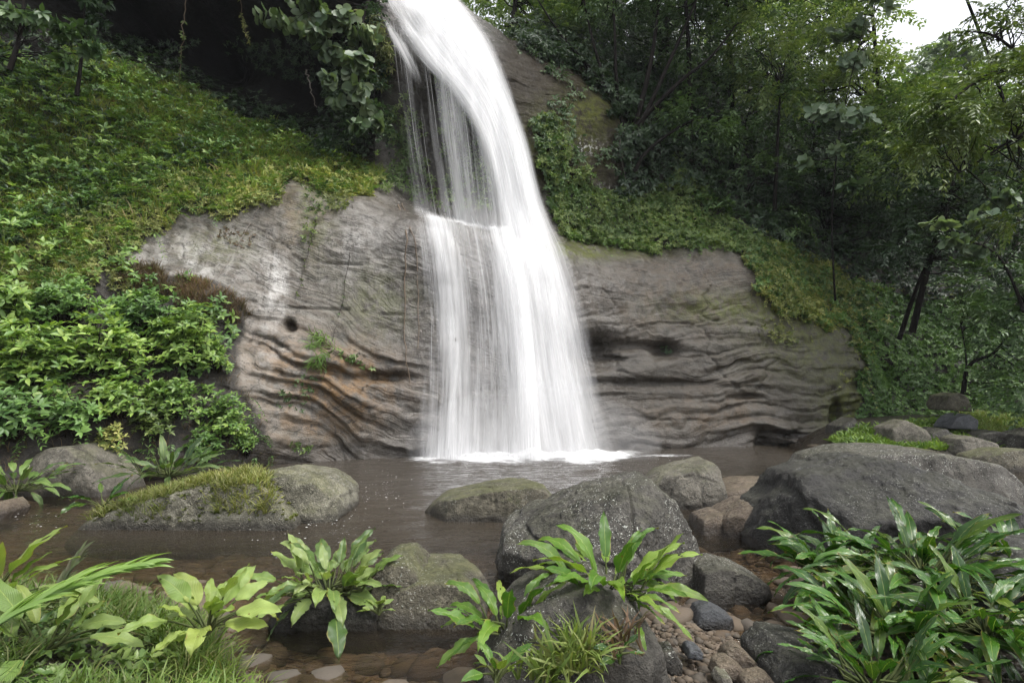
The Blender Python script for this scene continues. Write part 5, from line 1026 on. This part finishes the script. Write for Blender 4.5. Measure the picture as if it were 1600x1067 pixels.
def leafy(label, px, py, Y, n, L, W, m, seed, pet=.18, el=(.35, 1.35), curl=(.6, 1.5), az=None, crown=.06, z=None, group="broad-leaved plants by the stream", name="leafy_plant", wav=1.0, rag=.1, extra=0, cat="plant"):
    r = np.random.default_rng(seed); root = P(px, py, Y)
    if z is not None: root[2] = z
    t = thing(name, label, cat, root, group); V, Fq, UV, st, b = [], [], [], [], 0
    for i in range(n):
        a = i * 2.399 + r.uniform(-.5, .5) if az is None else r.uniform(*az); f = (i + .5) / n; e = el[1] + (el[0] - el[1]) * f + r.normal(0, .12)
        s = r.uniform(.65, 1.15); bp = root + np.array([math.cos(a), math.sin(a), 0]) * crown * r.random() + np.array([0, 0, r.uniform(0, .04)])
        v, q, u, p = hero_leaf(r, bp, a, e, pet * r.uniform(.6, 1.3), L * s, W * s * r.uniform(.85, 1.15), r.uniform(*curl), r.normal(0, .3), wav, rag=rag)
        V.append(v); Fq.append(q + b); UV.append(u); st.append(p); b += len(v)
    mesh("foliage", np.concatenate(V), np.concatenate(Fq), m, t, uv=np.concatenate(UV)); tubes("stem", st, STEM, t, ns=5, root=root - [0, 0, .02])
    return t
H1 = leaf_mat("pleated_leaf_light", [(.09, .19, .02), (.15, .26, .03), (.21, .30, .05), (.06, .14, .018), (.13, .23, .025)], .33, .45, .28, True)
H2 = leaf_mat("pleated_leaf_dark", [(.014, .050, .006), (.028, .085, .010), (.050, .125, .016), (.020, .062, .008), (.10, .15, .022)], .2, .5, .2, True)
H3 = leaf_mat("pleated_leaf_pale", [(.17, .25, .06), (.22, .29, .09), (.14, .22, .05), (.24, .28, .07)], .42, .45, .3, True)
leafy("bright green leafy plant on the mossy foreground rock before the speckled boulder", 950, 925, 3.35, 50, .36, .052, H1, 501, .10, (-.25, 1.35), (.5, 1.3), crown=.2, rag=.14)
leafy("yellow green leafy plant at the left end of the mossy foreground rock", 790, 985, 3.2, 26, .27, .044, H1, 502, .08, (-.2, 1.3), (.4, 1.3), crown=.14, rag=.25)
leafy("leafy plant with mixed dark and pale leaves beside the two-humped rock", 515, 925, 4.0, 64, .27, .058, leaf_mat("pleated_leaf_mixed", [(.05, .10, .022), (.19, .27, .075), (.10, .17, .035), (.24, .31, .11), (.04, .085, .02)], .33, .5, .28, True), 503, .12, (-.3, 1.35), (.4, 1.4), crown=.26, rag=.18)
leafy("pale broad-leaved plant on the near left grass bank", 325, 985, 2.95, 22, .24, .056, H3, 504, .13, (.15, 1.3), (.4, 1.2), crown=.06, rag=.12)
leafy("dark glossy leafy plant before the left part of the huge dark boulder", 1320, 900, 4.1, 84, .38, .042, H2, 505, .10, (-.35, 1.15), (.5, 1.5), crown=.3, rag=.14)
leafy("tall dark leafy plant in the middle of the right clump", 1440, 900, 3.7, 90, .40, .044, H2, 506, .16, (-.3, 1.2), (.6, 1.5), crown=.3, rag=.14)
leafy("dark leafy plant with low arching leaves at the front of the right clump", 1395, 990, 3.2, 84, .36, .038, H2, 507, .08, (-.3, 1.1), (.5, 1.4), crown=.26, rag=.14)
leafy("dark leafy plant in the lower right corner of the right clump", 1540, 990, 3.1, 84, .36, .040, H2, 508, .10, (-.3, 1.15), (.6, 1.5), crown=.28, rag=.14)
leafy("leafy plant with long leaves low at the bottom of the right clump", 1370, 1075, 2.75, 54, .30, .034, H2, 509, .10, (-.1, 1.2), (.5, 1.3), crown=.2, rag=.16)
leafy("dark leafy plant at the right edge beside the huge dark boulder", 1590, 890, 4.0, 72, .38, .042, H2, 510, .12, (-.3, 1.15), (.6, 1.5), crown=.28, rag=.14)
leafy("dark lance-leaved plant on top of the grassy rock in the pool", 265, 742, 7.2, 46, .40, .045, leaf_mat("lance_leaf", [(.03, .065, .018), (.055, .10, .026), (.10, .15, .05)], .35, .5, .25, True), 511, .14, (.0, 1.3), (.4, 1.3), crown=.3)
leafy("lance-leaved plant at the far left edge above the pool", 25, 765, 7.6, 40, .42, .06, leaf_mat("lance_leaf_mid", [(.04, .08, .02), (.07, .13, .03), (.11, .17, .05)], .35, .5, .25, True), 512, .16, (-.3, 1.3), (.4, 1.4), crown=.3)
leafy("small leafy plant reaching over the water at the left end of the pool rock", 160, 790, 6.5, 9, .32, .05, H2, 513, .12, (.1, 1.1), (.3, 1.0), crown=.06)
leafy("small upright seedling on the right shoulder of the foreground rock", 968, 1030, 2.85, 8, .10, .022, H2, 514, .05, (.1, .9), (.2, .8), crown=.01, wav=.4, rag=.02)
leafy("small pale seedling at the bottom of the foreground rock", 775, 1062, 2.75, 12, .12, .026, H1, 515, .05, (.1, 1.1), (.2, .8), crown=.03, wav=.4, rag=.02)
leafy("tiny pale plant at the waterline of the two-humped rock", 592, 955, 3.75, 10, .08, .022, H3, 516, .04, (.1, 1.2), (.2, .8), crown=.03, wav=.4, rag=.02)
leafy("yellowing broad-leaved plant at the left edge of the near bank", -25, 960, 3.0, 10, .36, .05, H3, 517, .2, (.3, 1.2), (.5, 1.2), az=(-.7, 1.0), crown=.05)
def frond(label, root, tip, lift, n, L, W, m, seed, name="palm_frond", cat="fern"):
    r = np.random.default_rng(seed); a, b = P(*root), P(*tip); s = np.linspace(0, 1, 30)[:, None]; c = a + (b - a) * s; c[:, 2] += lift * np.sin(pi * s[:, 0])
    t = thing(name, label, cat, a); tubes("stem", [(c, np.linspace(.009, .003, 30))], STEM, t, ns=5); V, Fq, UV, bb = [], [], [], 0
    T = unit(np.gradient(c, axis=0))
    for i in range(n):
        f = .12 + .86 * i / n; k = min(int(f * 29), 28); tt = T[k]; sd = unit(np.cross(tt, [0, 0, 1.]))
        for sg in (-1, 1):
            d = tt * 1.0 + sg * sd * .45 * (1 - .5 * f) + np.array([0, 0, .25]); az = math.atan2(d[1], d[0]); el = math.atan2(d[2], math.hypot(d[0], d[1]))
            v, q, u, _ = hero_leaf(r, c[k], az, el + r.normal(0, .08), .005, L * (1 - .45 * abs(f - .4)) * r.uniform(.85, 1.1), W, .5, sg * .3, .3, 10, 5, .02); V.append(v); Fq.append(q + bb); UV.append(u); bb += len(v)
    mesh("foliage", np.concatenate(V), np.concatenate(Fq), m, t, uv=np.concatenate(UV)); return t
frond("long pale green frond sweeping up from the lower left corner", (-60,1010,2.5), (225,885,2.9), .05, 22, .26, .018, leaf_mat("frond_leaf", [(.16, .26, .06), (.2, .3, .08), (.13, .22, .05)], .4, .4, .35), 1)
frond("small dark frond standing behind the long pale frond", (60,985,3.3), (130,860,3.5), .03, 14, .13, .014, leaf_mat("dark_frond", [(.05, .06, .03), (.08, .10, .04), (.07, .05, .04)], .5, .3, .2), 2)
def tuft(label, px, py, Y, n, L, m, seed, wid=.006, z=None):
    r = np.random.default_rng(seed); root = P(px, py, Y); t = thing("grass_tuft", label, "grass", root); q = root + np.concatenate([r.normal(0, .06, (n, 2)), np.zeros((n, 1))], 1)
    A = np.array([0, 0, 1.]) + .35 * r.normal(size=(n, 3)); leaves("foliage", *whorls(q, A, 4, L, r, .5, .12), wid / L * 2, 'blade', m, t); return t
tuft("arching grass tuft in front of the mossy foreground rock", 900, 1040, 2.85, 46, .24, GRS, 1)
tuft("dry and green grass tuft on the middle of the foreground rock", 960, 1010, 2.95, 14, .18, DRY, 2)
tuft("grass tuft at the lower left of the foreground rock", 850, 1060, 2.8, 30, .16, GRS, 3)
leafy("pale broad-leaved plant in the lower left corner of the near bank", 70, 1010, 2.75, 16, .28, .05, H3, 520, .1, (-.1, 1.2), (.3, 1.1), crown=.12)
# ------------------------------------------------------------------ damp air
hz = NT("damp_air"); hv = hz.n("VolumePrincipled", {"Color": (.86, .90, .96), "Density": .0004}); hz.t.links.new(hv.outputs[0], hz.out.inputs["Volume"])
bm = bmesh.new(); bmesh.ops.create_cube(bm, size=1); me = bpy.data.meshes.new("haze"); bm.to_mesh(me); bm.free(); me.materials.append(hz.m)
ho = link("haze", me, None, (0, 15, 17.5)); ho.scale = (220, 180, 45); stuff(ho, "thin damp haze in the air of the gorge", "haze")
